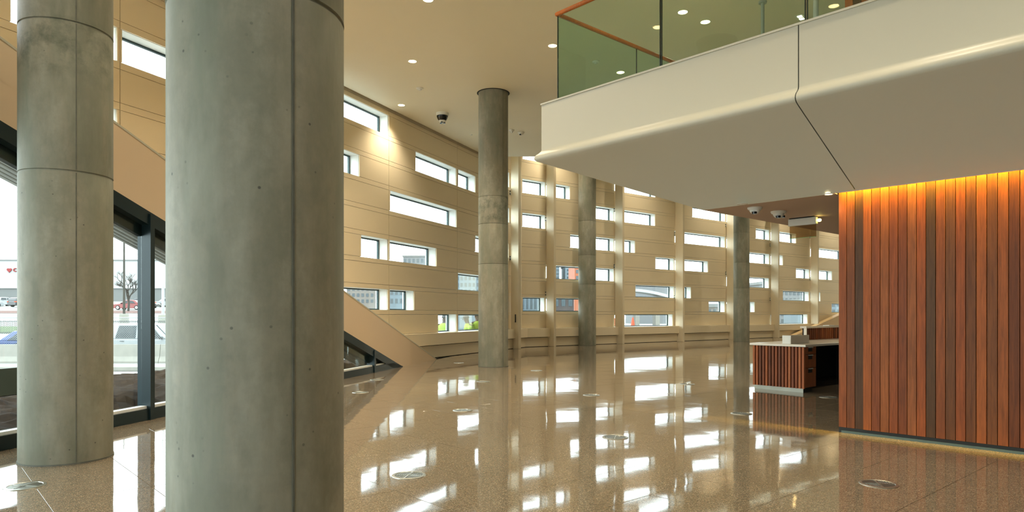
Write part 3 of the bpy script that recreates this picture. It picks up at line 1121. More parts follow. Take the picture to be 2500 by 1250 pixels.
hts = [(0.30, 'deep'), (0.20, 'mid'), (0.10, 'top')]
tot = TZ - KZ
zz = KZ
for fr_, nm in ((0.48, 0), (0.33, 0), (0.19, 0)):
    hh = tot * fr_
    d = MB().obox(dpnt(0.035, 0.0, zz + 0.003), da3 * (pedw - 0.045), db3 * 0.025, Vector((0, 0, hh - 0.006))).build('drawer', M['drawer'], t, bevel=0.002)
    MB().obox(dpnt(0.13, -0.02, zz + hh - 0.018), da3 * 0.13, db3 * 0.022, Vector((0, 0, 0.012))).build('pull', M['steel'], d)
    MB().obox(dpnt(0.13, -0.003, zz + hh - 0.075), da3 * 0.13, db3 * 0.004, Vector((0, 0, 0.056))).build('pull_recess', M['slot'], d)
    zz += hh
MB().obox(dpnt(pedw, DD - 0.06, 0.04), da3 * 3.8, db3 * 0.03, Vector((0, 0, TZ - 0.04))).build('modesty_panel', M['kneespace'], t)
MB().obox(dpnt(pedw + 2.6, 0.0, 0.0), da3 * 0.4, db3 * (DD - 0.06), Vector((0, 0, TZ))).build('side_panel', M['kneespace'], t)
# raised counter at the back
ra = 1.537 * H
RZ = 0.82 * H
t = thing('raised_counter', dpnt(ra + 1.4, DD + 0.05), 'raised slatted wood counter with white top behind the desk', 'counter')
MB().obox(dpnt(ra + 0.03, DD + 0.03, 0.0), da3 * 2.7, db3 * 0.03, Vector((0, 0, RZ - CT))).build('raised_body', M['slot'], t)
for i in range(28):
    MB().obox(dpnt(ra + 0.03 + i * 0.083, DD - 0.005, DH + 0.002), da3 * 0.052, db3 * 0.035, Vector((0, 0, RZ - CT - DH - 0.004))).build('slat', SLATS[(i * 2 + i // 3) % len(SLATS)], t)
MB().obox(dpnt(ra, DD - 0.03, RZ - CT), da3 * 2.8, db3 * 0.12, Vector((0, 0, CT))).build('raised_countertop', M['counter'], t, bevel=0.004)
MB().obox(dpnt(ra - 0.012, DD - 0.035, DH), da3 * 0.03, db3 * 0.05, Vector((0, 0, RZ - DH - CT))).build('end_panel', M['counter'], t)
# low white box standing on the desk
q = G(1909.8, 839.0, DH)
t = thing('desk_box', q, 'small white open box standing on the reception desk', 'box')
bw, bh, bl = 0.12 * H, 0.108 * H, 0.62
bx, by = -db3, da3
MB().obox(q, bx * bw, by * 0.012, (0, 0, bh)).build('front_panel', M['white'], t)
MB().obox(q + bx * (bw - 0.012), bx * 0.012, by * bl, (0, 0, bh)).build('side_panel', M['counter'], t)
MB().obox(q + by * 0.012, bx * 0.012, by * (bl - 0.012), (0, 0, bh)).build('side_panel', M['counter'], t)
MB().obox(q + by * 0.012 + bx * 0.012, bx * (bw - 0.024), by * (bl - 0.012), (0, 0, 0.01)).build('bottom', M['counter'], t)
q = dpnt(ra + 0.95, DD - 0.02, RZ)
o = MB().obox(q, da3 * 0.22, db3 * 0.12, (0, 0, 0.012)).build('paper_pad', M['white'])
tag(o, 'flat white pad lying on the raised desk counter', 'pad')

# diagonal band on the right of the far wall
u0, u1 = h2(1928), h2(2110)
o = MB().slab([W2.at(u0, -0.62, 0), W2.at(u1, -0.62, 0), W2.at(u1, -0.62, 2.9), W2.at(u1, -0.62, 2.75)], n2 * 0.3)
pA = Vector(W2.at(h2(1934), -0.62, 0.0))
LB = Line((W2.p + W2.n * -0.62), W2.d)
o = MB().slab([LB.at(LB.hit(1930), 0, 0.0), LB.at(LB.hit(2120), 0, 0.0), LB.at(LB.hit(2120), 0, LB.z(2120, 737)), LB.at(LB.hit(1998), 0, LB.z(1998, 793))], n2 * 0.3)
o = o.build('sloped_band', plain('lit_band_paint', (240, 208, 160), 0.5, var=0.02))  # brighter warm tone puts the light on this band into its paint
tag(o, 'cream diagonal band with a painted-on warm glow, rising behind the reception desk', 'band', None, 'structure')

# ------------------------------------------------------------------ round floor diffusers
def diffuser_proto():
    t = thing('floor_diffuser', (0, 0, 0), 'round steel swirl air diffuser set in the floor', 'diffuser', 'floor diffusers')
    R = 0.127
    MB().lathe([(R, 0.0), (R - 0.002, 0.004), (R - 0.02, 0.0065), (R - 0.024, 0.003)], n=48, cap=False).build('trim_ring', M['steel'], t, auto=True)
    MB().lathe([(R - 0.02, 0.0005), (R - 0.02, 0.0012)], n=48).build('throat', M['black'], t)
    for qd in range(4):
        a0 = qd * PI / 2
        mb = MB()
        ca, sa = math.cos(a0), math.sin(a0)
        r_in = R - 0.023
        for k in range(7):
            # straight vanes crossing one quadrant
            rr = 0.008 + k * (r_in - 0.008) / 6.4
            seg = []
            for j in range(5):
                fr_ = j / 4
                x, y = rr, fr_ * math.sqrt(max(r_in ** 2 - rr ** 2, 0)) + 0.002
                seg.append((x * ca - y * sa, x * sa + y * ca))
            for j in range(4):
                p, q = V2(*seg[j]), V2(*seg[j + 1])
                dd = (q - p)
                if dd.length < 1e-4:
                    continue
                nn = V2(-dd.y, dd.x).normalized() * 0.0023
                mb.prism([tuple(p - nn), tuple(q - nn), tuple(q + nn), tuple(p + nn)], 0.0012, 0.0042)
        mb.build('vane_quadrant', M['steel'], t)
    MB().box((0, 0, 0.0035), (2 * R - 0.046, 0.006, 0.005)).box((0, 0, 0.0035), (0.006, 2 * R - 0.046, 0.005)).build('cross_rib', M['steel'], t)
    return t


D0 = diffuser_proto()
DIFF = [((61, 1187), 'beside the foot of the far-left column'), ((998, 1161), 'on open floor right of the widest column'),
        ((1502, 1068), 'on open floor in line with the two middle columns'), ((2145, 1182), 'in front of the wood plank wall'),
        ((1130, 1002), 'on open floor before the slim column'), ((1444, 965), 'on open floor before the second fin'),
        ((1810, 1010), 'just in front of the reception desk'), ((2022, 970), 'in the shade between desk and wood wall'),
        ((1678, 938), 'left of the reception desk'), ((1180, 932), 'close before the slim column'), ((880, 958), 'near the low corner of the glazing'),
        ((1120, 886), 'by the foot of the diagonal band'), ((920, 927), 'beside the point of the triangular glazing'), ((1310, 905), 'right behind the slim column')]
for i, ((px, py), where) in enumerate(DIFF):
    o = D0 if i == 0 else copy_tree(D0)
    g_ = G(px, py, 0.0)
    o.location = (g_.x, g_.y, 0.0005)
    o.rotation_euler = (0, 0, TA + math.radians(38) + (i % 4) * PI / 2)
    o['label'] = 'round steel swirl floor diffuser ' + where

# ------------------------------------------------------------------ ceiling fittings
def ceil_pt(px, py, z):
    t_ = (z - H) / ((HY - py) / F)
    return Vector(((px - CX) / F * t_, t_, z))


def downlight(p, label, watts=LAMP_W, r=0.078, spot=True):
    t = thing('downlight', p, label, 'ceiling light', 'recessed downlights')
    MB().lathe([(r, 0.012), (r + 0.004, -0.002), (r + 0.022, -0.003), (r + 0.024, 0.0)], p, 32, cap=False).build('trim_ring', M['white'], t, auto=True)
    MB().lathe([(r, 0.0), (r, 0.004)], p, 32).build('lens', M['lens'], t)
    if spot:
        s = bpy.data.lights.new('downlight_beam', 'SPOT')
        s.energy = watts
        s.color = LAMP_COL
        s.spot_size = math.radians(118)
        s.spot_blend = 0.8
        s.shadow_soft_size = r
        o = bpy.data.objects.new('downlight_beam', s)
        COL.objects.link(o)
        o.location = p - Vector((0, 0, 0.03))
        attach(o, t)
    return t


DL = [(1045, 0, 'downlight high on the open ceiling, at its top edge'), (1007, 150, 'downlight in the ceiling near the small white sensor'),
      (980, 257, 'downlight in the ceiling closest to the panelled wall'), (1349, 112, 'downlight in the ceiling next to the balcony railing corner'),
      (1515, 177, 'downlight in the ceiling seen through the railing side pane'), (1667, 30, 'downlight in the ceiling above the railing, the left of a pair'),
      (1722, 54, 'downlight in the ceiling above the railing, the right of a pair')]
for i, (px, py, lab) in enumerate(DL):
    downlight(ceil_pt(px, py, ZC), lab, LAMP_W * (1.9 if i < 2 else 1.0))
step = Vector((0.55, -2.33, 0)) * H
base = ceil_pt(1045, 0, ZC)
for i, (dx, k) in enumerate(((0, 1), (0, 2), (0, 3), (-2.2, 0.5), (-2.2, 1.5), (-2.2, 2.5), (2.4, 1), (2.4, 2), (2.4, 3))):
    downlight(base + step * k + Vector((dx * H, 0, 0)), 'downlight in the ceiling behind the viewpoint', LAMP_W)
for px, py, lab in ((1075, 290, 'downlight'), ):
    pass
for i, (x, y) in enumerate(((1.5, 21.0), (5.0, 23.0), (8.5, 26.0), (12.0, 29.0), (4.0, 20.0), (7.0, 21.0), (10.5, 24.0), (14.5, 27.0), (16.0, 32.0), (9.0, 19.5), (13.0, 21.0))):  # unseen lamps added to brighten the far end
    downlight(Vector((x * H, y * H, ROOF)), 'added downlight in the raised ceiling, brightening the far fin wall', 330)
for x_, y_, wh in ((5.6, 9.6, 'beyond the wood wall'), (6.9, 11.2, 'deep behind the wood wall')):  # lamps added out of sight to throw warm light on the desk
    downlight(Vector((x_ * H, y_ * H, ZL)), 'small added downlight hidden in the low ceiling ' + wh, 45, 0.05)
# square twin lamps seen through the railing
p = ceil_pt(1955, 42, ZC)
t = thing('twin_ceiling_lamp', p, 'twin square ceiling lamp beyond the railing above the balcony', 'ceiling light')
MB().box((p.x, p.y, ZC - 0.004), (0.26, 0.13, 0.008), 0.9).build('housing', M['white'], t)
for s_ in (-1, 1):
    MB().box((p.x + s_ * 0.06 * math.cos(0.9), p.y + s_ * 0.06 * math.sin(0.9), ZC - 0.010), (0.07, 0.07, 0.006), 0.9).build('lens', M['lens'], t)


def dome(p, r, label, style):
    t = thing('dome_camera', p, label, 'camera')
    if style == 'big':
        MB().lathe([(r, 0.0), (r, -0.05), (r * 0.96, -0.075)], p, 40).build('mount_ring', M['white'], t, auto=True)
        MB().lathe([(r * 0.93, -0.07), (r * 0.9, -0.11), (r * 0.72, -0.17), (r * 0.55, -0.2)], p, 40).build('dark_dome', M['black'], t, auto=True)
        MB().lathe([(r * 0.6, -0.195), (r * 0.52, -0.225), (r * 0.3, -0.245)], p, 40).build('lens_ring', M['white'], t, auto=True)
        for a in (0.3, 2.4, 4.5):
            MB().lathe([(0.03, -0.262), (0.026, -0.235)], (p.x + 0.05 * math.cos(a), p.y + 0.05 * math.sin(a), p.z), 12).build('lens', M['black'], t)
    else:
        MB().lathe([(r, 0.0), (r, -0.012), (r * 0.86, -0.03)], p, 32).build('base_plate', M['white'], t, auto=True)
        pr = [(r * 0.72 * math.cos(a), -0.028 - r * 0.62 * math.sin(a)) for a in (0, 0.3, 0.6, 0.9, 1.2, 1.45)]
        MB().lathe(pr, p, 32).build('shell', M['white'], t, auto=True)
        q = p + Vector((-0.02, -0.035, -0.03 - r * 0.45))
        MB().lathe([(0.028, -0.012), (0.03, 0.012)], q, 16).build('eye', M['black'], t)
        if style == 'twin':
            q = p + Vector((0.05, -0.01, -0.03 - r * 0.38))
            MB().lathe([(0.022, -0.012), (0.024, 0.012)], q, 16).build('eye', M['black'], t)
    return t


dome(ceil_pt(1080, 276, ZC), 0.155, 'large black and white dome camera on the high ceiling', 'big')
dome(ceil_pt(1272, 323, ZC), 0.095, 'small dome camera on the high ceiling right of the slim column', 'small')
dome(ceil_pt(1843, 506.5, ZL), 0.083, 'white dome camera under the low ceiling, left of its twin', 'small')
dome(ceil_pt(1901, 516, ZL), 0.09, 'white dome camera with dark eyes beside the exit sign', 'twin')


def sensor(p, r, label, dep=0.03):
    t = thing('ceiling_sensor', p, label, 'sensor')
    MB().lathe([(r, 0), (r, -dep * 0.4), (r * 0.75, -dep)], p, 28).build('base', M['white'], t, auto=True)
    MB().lathe([(r * 0.45, -dep), (r * 0.35, -dep * 1.7)], p, 20).build('cap', M['white'], t, auto=True)


sensor(ceil_pt(1025, 215, ZC), 0.08, 'small white smoke sensor between downlights on the high ceiling')
sensor(ceil_pt(1150, 329, ZC), 0.045, 'tiny flat white sensor left of the slim column top', 0.008)
sensor(ceil_pt(1455, 150, ZC), 0.075, 'small sensor on the ceiling seen through the railing side pane')
sensor(ceil_pt(1249, 317, ZC), 0.075, 'dark sided sensor peeking out behind the slim column', 0.05)
p = ceil_pt(1812, 498, ZL)
sensor(p, 0.06, 'flat round cover plate at the edge of the low ceiling', 0.006)

# exit sign
p = ceil_pt(1960, 531, ZL)
bd = V2(-math.sin(math.radians(41.5)), math.cos(math.radians(41.5)))
b3 = Vector((bd.x, bd.y, 0)); a3 = Vector((bd.y, -bd.x, 0))
t = thing('exit_sign', p, 'hanging exit sign with grey housing and clear acrylic panel', 'sign')
L_ = 0.36
MB().obox(p - b3 * L_ / 2 - a3 * 0.03 + Vector((0, 0, -0.10)), b3 * L_, a3 * 0.06, (0, 0, 0.09)).build('housing', M['white'], t, bevel=0.006)
MB().obox(p - b3 * (L_ / 2 - 0.02) - a3 * 0.04 + Vector((0, 0, -0.01)), b3 * (L_ - 0.04), a3 * 0.08, (0, 0, 0.01)).build('canopy', M['black'], t)
pa = glass('acrylic_panel', (0.66, 0.55, 0.40), 1.9)
MB().obox(p - b3 * (L_ / 2 - 0.01) - a3 * 0.004 + Vector((0, 0, -0.255)), b3 * (L_ - 0.02), a3 * 0.008, (0, 0, 0.155)).build('acrylic_panel', pa, t)
MB().obox(p - b3 * (L_ / 2 - 0.01) - a3 * 0.005 + Vector((0, 0, -0.258)), b3 * (L_ - 0.02), a3 * 0.01, (0, 0, 0.004)).build('panel_edge', plain('green_edge', (120, 190, 110), 0.3), t)
q = p - b3 * (L_ / 2 + 0.03) + Vector((0, 0, -0.06))
o = MB().lathe([(0.012, -0.014), (0.024, -0.004), (0.024, 0.016), (0.012, 0.024)], q, 16).build('indicator_lamp', emit('yellow_lamp', (1.0, 0.82, 0.25), 6.0), t, smooth=True)
# corner spot near the wood wall
p = Vector((W0.x, W0.y, ZL)) - wd3 * 0.05 + wn3 * 0.03
downlight(Vector((p.x - 0.03, p.y + 0.02, ZL)), 'bright slot lamp at the left end of the wood wall', 12, 0.035)


# ------------------------------------------------------------------ outdoors
from mathutils import noise as mn
GZ = -1.0
M['asphalt'] = plain('pale_asphalt', (128, 128, 124), 0.8, var=0.08, scale=0.3)
M['kerb'] = plain('kerb_concrete', (124, 122, 114), 0.8, var=0.08)
M['soil'] = plain('dark_soil', (40, 28, 17), 0.95, var=0.5, scale=9, bump=0.05, spec=0.05)
M['grass'] = plain('lawn_grass', (66, 84, 28), 0.9, var=0.25, scale=2)
M['mulch'] = plain('mulch', (78, 46, 36), 0.9, var=0.2)
M['galv'] = plain('galvanised_wire', (150, 156, 156), 0.4, metal=0.5)
M['iron'] = plain('black_iron', (30, 34, 36), 0.5)
M['bark'] = plain('bare_bark', (58, 55, 50), 0.9, var=0.2)
M['tyre'] = plain('tyre', (26, 26, 28), 0.8)
M['carglass'] = plain('car_glass', (26, 34, 38), 0.12)
M['store'] = plain('store_wall', (150, 152, 152), 0.7, var=0.03)
M['storeband'] = plain('store_band', (96, 98, 97), 0.7)
M['logo'] = plain('logo_red', (120, 12, 12), 0.5)
M['hivis'] = plain('hi_vis_fabric', (120, 146, 18), 0.7, var=0.1, scale=20)
M['skin'] = plain('skin', (62, 42, 32), 0.6)
M['cloth'] = plain('dark_work_clothes', (40, 44, 54), 0.8)
M['orange'] = plain('traffic_orange', (150, 58, 20), 0.5)
M['cap'] = plain('dark_cap', (30, 32, 36), 0.6)
M['bldg_tan'] = plain('building_tan', (108, 102, 96), 0.8, var=0.1)
M['bldg_blue'] = plain('building_blue', (86, 100, 108), 0.6, var=0.1)
M['bldg_grey'] = plain('building_grey', (98, 100, 102), 0.8, var=0.1)
M['bldg_brown'] = plain('building_brown', (56, 48, 47), 0.8, var=0.1)
M['bldg_orange'] = plain('building_orange', (140, 78, 50), 0.8, var=0.06)
M['bldg_glass'] = plain('building_glass', (48, 60, 66), 0.2, var=0.2)


def wx(px, Y):
    return (px - CX) / F * Y


def wz(py, Y):
    return H + (HY - py) / F * Y


o = MB().quad((-220, -60, GZ), (220, -60, GZ), (220, 320, GZ), (-220, 320, GZ)).build('ground', M['asphalt'])
tag(o, 'pale road and paved ground outside the building', 'ground', None, 'structure')
# soil heaped against the glass wall
mb = MB()
us = [uY(GL, 0.5) + i * 0.14 for i in range(128)]
os_ = [0.22 + j * 0.14 for j in range(50)]
for u in us:
    for q_ in os_:
        n_ = mn.fractal(Vector((u * 0.8, q_ * 0.8, 0.3)), 1.0, 2.0, 4)
        n2_ = abs(mn.noise(Vector((u * 3.1, q_ * 3.1, 2.0))))
        z = 0.02 - 0.02 * q_ + 0.10 * n_ + 0.12 * n2_ - (0.75 * max(0, q_ - 5.4) ** 1.2)
        p = GL.at(u, q_, max(z, GZ - 0.05))
        if p.y > 14.6 and (p.to_2d() - W1.p).dot(W1.n) < 0.6:
            p.z = -0.5
        mb.v.append(tuple(p))
nj = len(os_)
for i in range(len(us) - 1):
    for j in range(nj - 1):
        mb.f.append((i * nj + j, i * nj + j + 1, (i + 1) * nj + j + 1, (i + 1) * nj + j))
o = mb.build('soil_bed', M['soil'])
tag(o, 'dark clumpy soil heaped outside the glass wall', 'soil', None, 'stuff')
# kerb and barriers
for i in range(6):
    x0 = -34 + i * 4.0
    o = MB().box((x0 + 1.99, 26.6, GZ + 0.09), (3.97, 0.5, 0.18)).build('kerb_stone', M['kerb'], bevel=0.03)
    tag(o, 'pale kerb stone beside the road outside', 'kerb', 'kerb stones along the road')
for i in range(7):
    x0 = -31 + i * 3.02
    prof = [(-0.3, 0), (0.3, 0), (0.3, 0.08), (0.17, 0.3), (0.09, 0.84), (-0.09, 0.84), (-0.17, 0.3), (-0.3, 0.08)]
    o = MB().slab([(x0, 31 + y, GZ + z) for y, z in prof], (3.0, 0, 0)).build('concrete_barrier', M['kerb'])
    tag(o, 'pale concrete road barrier in front of the parked cars', 'barrier', 'road barriers outside')
t = thing('chain_link_fence', (-22, 31, GZ + 0.84), 'chain-link fence on top of the concrete road barriers', 'fence')
FX0, FX1, FZ0, FZ1 = -30.5, -11.0, GZ + 0.845, GZ + 2.05
for i in range(8):
    x = -30.3 + 2.72 * i + 0.12
    MB().tube([(x, 31, FZ0), (x, 31, FZ1)], 0.03, 8).build('post', M['galv'], t)
MB().tube([(FX0, 31, FZ1), (FX1, 31, FZ1)], 0.02, 6).build('top_rail', M['galv'], t)
mb = MB()
x = FX0 - (FZ1 - FZ0)
while x < FX1:
    for sgn in (1, -1):
        p = (x, 31, FZ0 if sgn > 0 else FZ1); q = (x + FZ1 - FZ0, 31, FZ1 if sgn > 0 else FZ0)
        mb.add([(p[0] - .004, 31 + sgn * .003, p[2]), (p[0] + .004, 31 + sgn * .003, p[2]), (q[0] + .004, 31 + sgn * .003, q[2]), (q[0] - .004, 31 + sgn * .003, q[2])], [(0, 1, 2, 3)])
    x += 0.1
mb.build('wire_mesh', M['galv'], t)


# sloping land beyond the road
def slope(Y):
    return GZ + max(0, Y - 36) * 0.0444


def wedge(name, y0, y1, mat, label, cat, dz=0.0, pxr=620):
    v = [(-200, y0, slope(y0) + dz), (wx(pxr, y0), y0, slope(y0) + dz), (wx(pxr, y1), y1, slope(y1) + dz), (-200, y1, slope(y1) + dz)]
    return tag(MB().quad(*v).build(name, mat), label, cat, None, 'structure')


wedge('hillside_paving', 36, 260, M['asphalt'], 'pale sloping car park ground beyond the road', 'ground')
wedge('lawn', 52.5, 61, M['grass'], 'green lawn strip behind the black iron fence', 'lawn', 0.03)
wedge('mulch_bed', 88, 97, M['mulch'], 'reddish mulch strip below the red car', 'mulch', 0.03)
t = thing('iron_fence', (-33, 52, slope(52)), 'low black iron picket fence along the lawn', 'fence')
mb = MB()
x = -44.0
while x < -24:
    mb.box((x, 52, slope(52) + 0.5), (0.025, 0.025, 1.05))
    x += 0.12
mb.build('pickets', M['iron'], t)['kind'] = 'stuff'
for z in (0.12, 0.95):
    MB().box((-34, 52, slope(52) + z), (20, 0.04, 0.04)).build('rail', M['iron'], t)


def car(name, label, loc, rz, paint, L=4.6, Wd=1.8, Ht=1.45, suv=False, group=None):
    t = thing(name, (0, 0, 0), label, 'car', group)
    gc, hd = 0.22, (0.98 if suv else 0.88)
    x0, x1 = -L / 2, L / 2
    low = [(x0, gc + 0.12), (x0 + 0.08, gc), (x1 - 0.1, gc), (x1, gc + 0.14), (x1, hd - 0.22), (x1 - 0.12, hd - 0.12), (x1 - 1.15, hd), (x0 + 0.1, hd + 0.02), (x0, hd - 0.1)]
    mb = MB().slab([(x, -Wd / 2, z) for x, z in low], (0, Wd, 0))
    if suv:
        cb = [(x0 + 0.06, hd), (x1 - 1.15, hd), (x1 - 1.9, Ht - 0.03), (x1 - 2.3, Ht), (x0 + 0.5, Ht), (x0 + 0.22, Ht - 0.06)]
    else:
        cb = [(x0 + 0.5, hd), (x1 - 1.15, hd), (x1 - 1.95, Ht - 0.03), (x1 - 2.3, Ht), (x0 + 1.5, Ht), (x0 + 1.2, Ht - 0.04)]
    tp = 0.13
    v = []
    for s_ in (-1, 1):
        for x, z in cb:
            v.append((x, s_ * (Wd / 2 - 0.02 - tp * (z - hd) / (Ht - hd)), z))
    n = len(cb)
    f = [tuple(range(n)), tuple(range(2 * n - 1, n - 1, -1))] + [((i + 1) % n, i, n + i, n + (i + 1) % n) for i in range(n)]
    mb.add(v, f)
    mb.build('body', paint, t, bevel=0.05)
    # side windows

    def side(x, z, s_):
        return (x, s_ * (Wd / 2 - 0.012 - tp * (z - hd) / (Ht - hd)), z)
    zb_, zt_ = hd + 0.05, Ht - 0.1
    if suv:
        wins = [[(x0 + 0.42, zb_), (x0 + 1.0, zb_), (x0 + 1.0, zt_), (x0 + 0.55, zt_)], [(x0 + 1.15, zb_), (x0 + 2.15, zb_), (x0 + 2.15, zt_), (x0 + 1.3, zt_)], [(x0 + 2.25, zb_), (x1 - 1.45, zb_), (x1 - 2.0, zt_), (x0 + 2.25, zt_)]]
    else:
        wins = [[(x0 + 1.0, zb_), (x0 + 2.1, zb_), (x0 + 2.1, zt_), (x0 + 1.5, zt_)], [(x0 + 2.2, zb_), (x1 - 1.4, zb_), (x1 - 2.0, zt_), (x0 + 2.2, zt_)]]
    for s_ in (-1, 1):
        for wq in wins:
            MB().slab([side(x, z, s_) for x, z in wq], (0, s_ * 0.012, 0)).build('side_window', M['carglass'], t)
    hw = Wd / 2 - 0.16
    MB().slab([(x1 - 1.18, -hw, hd + 0.02), (x1 - 1.18, hw, hd + 0.02), (x1 - 1.86, hw - 0.1, Ht - 0.08), (x1 - 1.86, -hw + 0.1, Ht - 0.08)], (0.03, 0, 0.03)).build('windscreen', M['carglass'], t)
    for sx in (x0 + 0.85, x1 - 0.9):
        for s_ in (-1, 1):
            wl = MB()
            r = 0.35 if suv else 0.32
            pr = []
            v = []; f = []
            for k in range(20):
                a = 2 * PI * k / 20
                v += [(sx + r * math.cos(a), s_ * (Wd / 2 - 0.2), r + r * math.sin(a)), (sx + r * math.cos(a), s_ * (Wd / 2 + 0.01), r + r * math.sin(a))]
            for k in range(20):
                k2 = (k + 1) % 20
                f.append((2 * k, 2 * k2, 2 * k2 + 1, 2 * k + 1))
            f += [tuple(2 * k for k in range(20)), tuple(2 * k + 1 for k in range(19, -1, -1))]
            w_ = wl.add(v, f).build('wheel', M['tyre'], t)
            v = [(sx + r * 0.62 * math.cos(2 * PI * k / 16), s_ * (Wd / 2 + 0.015), r + r * 0.62 * math.sin(2 * PI * k / 16)) for k in range(16)]
            MB().slab(v, (0, s_ * 0.01, 0)).build('hubcap', M['steel'], w_)
    for s_ in (-1, 1):
        MB().box((x1 - 0.1, s_ * (Wd / 2 - 0.25), hd - 0.24), (0.22, 0.36, 0.14)).build('headlight', M['white'], t)
        MB().box((x0 + 0.1, s_ * (Wd / 2 - 0.14), hd - 0.14), (0.26, 0.3, 0.18)).build('tail_light', M['orange'], t)
        MB().box((x1 - 1.45, s_ * (Wd / 2 + 0.09), hd + 0.06), (0.1, 0.18, 0.13)).build('mirror', M['cap'], t)
        for hx in (x0 + 1.5, x0 + 2.5):
            MB().box((hx, s_ * (Wd / 2 + 0.008), hd - 0.1), (0.2, 0.02, 0.03)).build('door_handle', M['cap'], t)
    t.location = loc
    t.rotation_euler = (0, 0, rz)
    return t


P_W = plain('white_car_paint', (136, 140, 142), 0.25, var=0.02, coat=0.5)
P_R = plain('red_car_paint', (112, 22, 18), 0.25, var=0.02, coat=0.5)
P_B = plain('blue_car_paint', (22, 50, 104), 0.25, var=0.02, coat=0.5)
P_K = plain('dark_car_paint', (26, 28, 32), 0.25, var=0.02, coat=0.5)
car('suv', 'white car parked behind the chain-link fence', (wx(370, 34.5), 34.5, GZ), 0.0, P_W, 4.9, 1.9, 1.74, True)
car('sedan', 'blue car with orange tail light behind the chain-link fence', (wx(115, 34.2), 34.2, GZ), 0.0, P_B, 4.7, 1.8, 1.42)
car('sedan', 'red car on the slope behind the bare tree', (wx(318, 101), 101, slope(101)), PI, P_R, 4.5, 1.8, 1.42)
for i, (px, Y, pnt, rz_, lab) in enumerate(((350, 108, P_K, 0.1, 'dark car parked behind the red car'), (418, 113, P_W, 0.05, 'white car parked right of the red car'),
                                            (-34, 112, P_W, 1.2, 'white car parked below the store, outermost of its row'), (8, 118, P_W, 1.3, 'white car parked below the store, beside a dark car'), (60, 113, P_K, 1.3, 'dark car parked at the end of the row below the store'))):
    car('sedan', lab, (wx(px, Y), Y, slope(Y)), rz_, pnt, 4.5, 1.8, 1.5, True if i > 1 else False)
# lamp posts
for px, Y, r_, mt, lab in ((303, 62, 0.085, 'bark', 'tall dark lamp post on a concrete foot beside the bare tree'), (398, 60, 0.1, 'galv', 'pale lamp post on a concrete foot right of the dark mullion')):
    x, z = wx(px, Y), slope(Y)
    t = thing('lamp_post', (x, Y, z), lab, 'lamp post')
    MB().lathe([(0.4, 0), (0.4, 1.0), (0.36, 1.1)], (x, Y, z), 20).build('foot', M['kerb'], t, auto=True)
    MB().lathe([(r_ * 1.3, 1.1), (r_, 5), (r_ * 0.7, 11)], (x, Y, z), 12).build('pole', M[mt], t, auto=True)
    MB().tube([(x, Y, z + 10.9), (x + 0.9, Y, z + 11.2)], 0.05, 8).build('arm', M[mt], t)
    MB().box((x + 1.2, Y, z + 11.2), (0.7, 0.3, 0.12)).build('lamp_head', M['galv'], t)
# bare tree
rt = random.Random(5)
tb_ = (wx(313, 95), 95, slope(95))
t = thing('bare_tree', tb_, 'leafless tree behind the dark lamp post', 'tree')
trunk = MB(); crown = MB()


def branch(mb, p, d, L, r, depth):
    q = p + d * L
    mid = p.lerp(q, 0.5) + Vector((rt.uniform(-.06, .06), rt.uniform(-.06, .06), 0)) * L
    mb.tube([p, mid, q], [r, r * 0.85, r * 0.7], 5)
    if depth == 0:
        return
    for k in range(3 if depth > 1 else 3):
        a = rt.uniform(0, 2 * PI)
        sp_ = rt.uniform(0.45, 0.8)
        nd = (d + Vector((math.cos(a) * sp_, math.sin(a) * sp_, rt.uniform(-.15, .25)))).normalized()
        branch(crown, p.lerp(q, rt.uniform(0.6, 1.0)), nd, L * rt.uniform(0.62, 0.8), r * 0.6, depth - 1)


branch(trunk, Vector(tb_) - Vector((0, 0, 0.1)), Vector((0.03, 0, 1)), 2.1, 0.17, 5)
trunk.build('trunk', M['bark'], t)
crown.build('branches', M['bark'], t)
# store with logo
t = thing('store_building', (wx(120, 150), 150, slope(150)), 'long white store building with a red heart logo on the hill', 'building')
sx0, sx1 = wx(-260, 150), wx(560, 150)
MB().obox((sx0, 150, wz(704, 150)), (sx1 - sx0, 0, 0), (0, 30, 0), (0, 0, wz(637, 150) - wz(704, 150))).build('wall', M['store'], t)
MB().obox((sx0, 150.3, slope(150) - 1), (sx1 - sx0, 0, 0), (0, 29, 0), (0, 0, wz(704, 150) - slope(150) + 1)).build('storefront', M['storeband'], t)
MB().obox((sx0, 149.9, wz(637, 150)), (sx1 - sx0, 0, 0), (0, 30, 0), (0, 0, 0.3)).build('parapet', M['storeband'], t)
hx, hz = wx(22, 149.8), wz(659.5, 149.8)
hp = []
for k in range(28):
    a = 2 * PI * k / 28
    hp.append((hx + 0.034 * 16 * math.sin(a) ** 3 * 1.0, 149.8, hz + 0.034 * (13 * math.cos(a) - 5 * math.cos(2 * a) - 2 * math.cos(3 * a) - math.cos(4 * a))))
MB().slab(hp, (0, 0.15, 0)).build('heart_logo', M['logo'], t)
cx_, cz_ = wx(36.5, 149.8), wz(659, 149.8)
arc = [(cx_ + 0.42 * math.cos(a), 149.8, cz_ + 0.42 * math.sin(a)) for a in [0.8 + k * (2 * PI - 1.6) / 16 for k in range(17)]]
mb = MB()
for p, q in zip(arc[:-1], arc[1:]):
    pc, qc = Vector(p), Vector(q)
    ctr = Vector((cx_, 149.8, cz_))
    mb.slab([pc, qc, ctr + (qc - ctr) * 0.55, ctr + (pc - ctr) * 0.55], (0, 0.15, 0))
mb.build('letter_c', M['logo'], t)


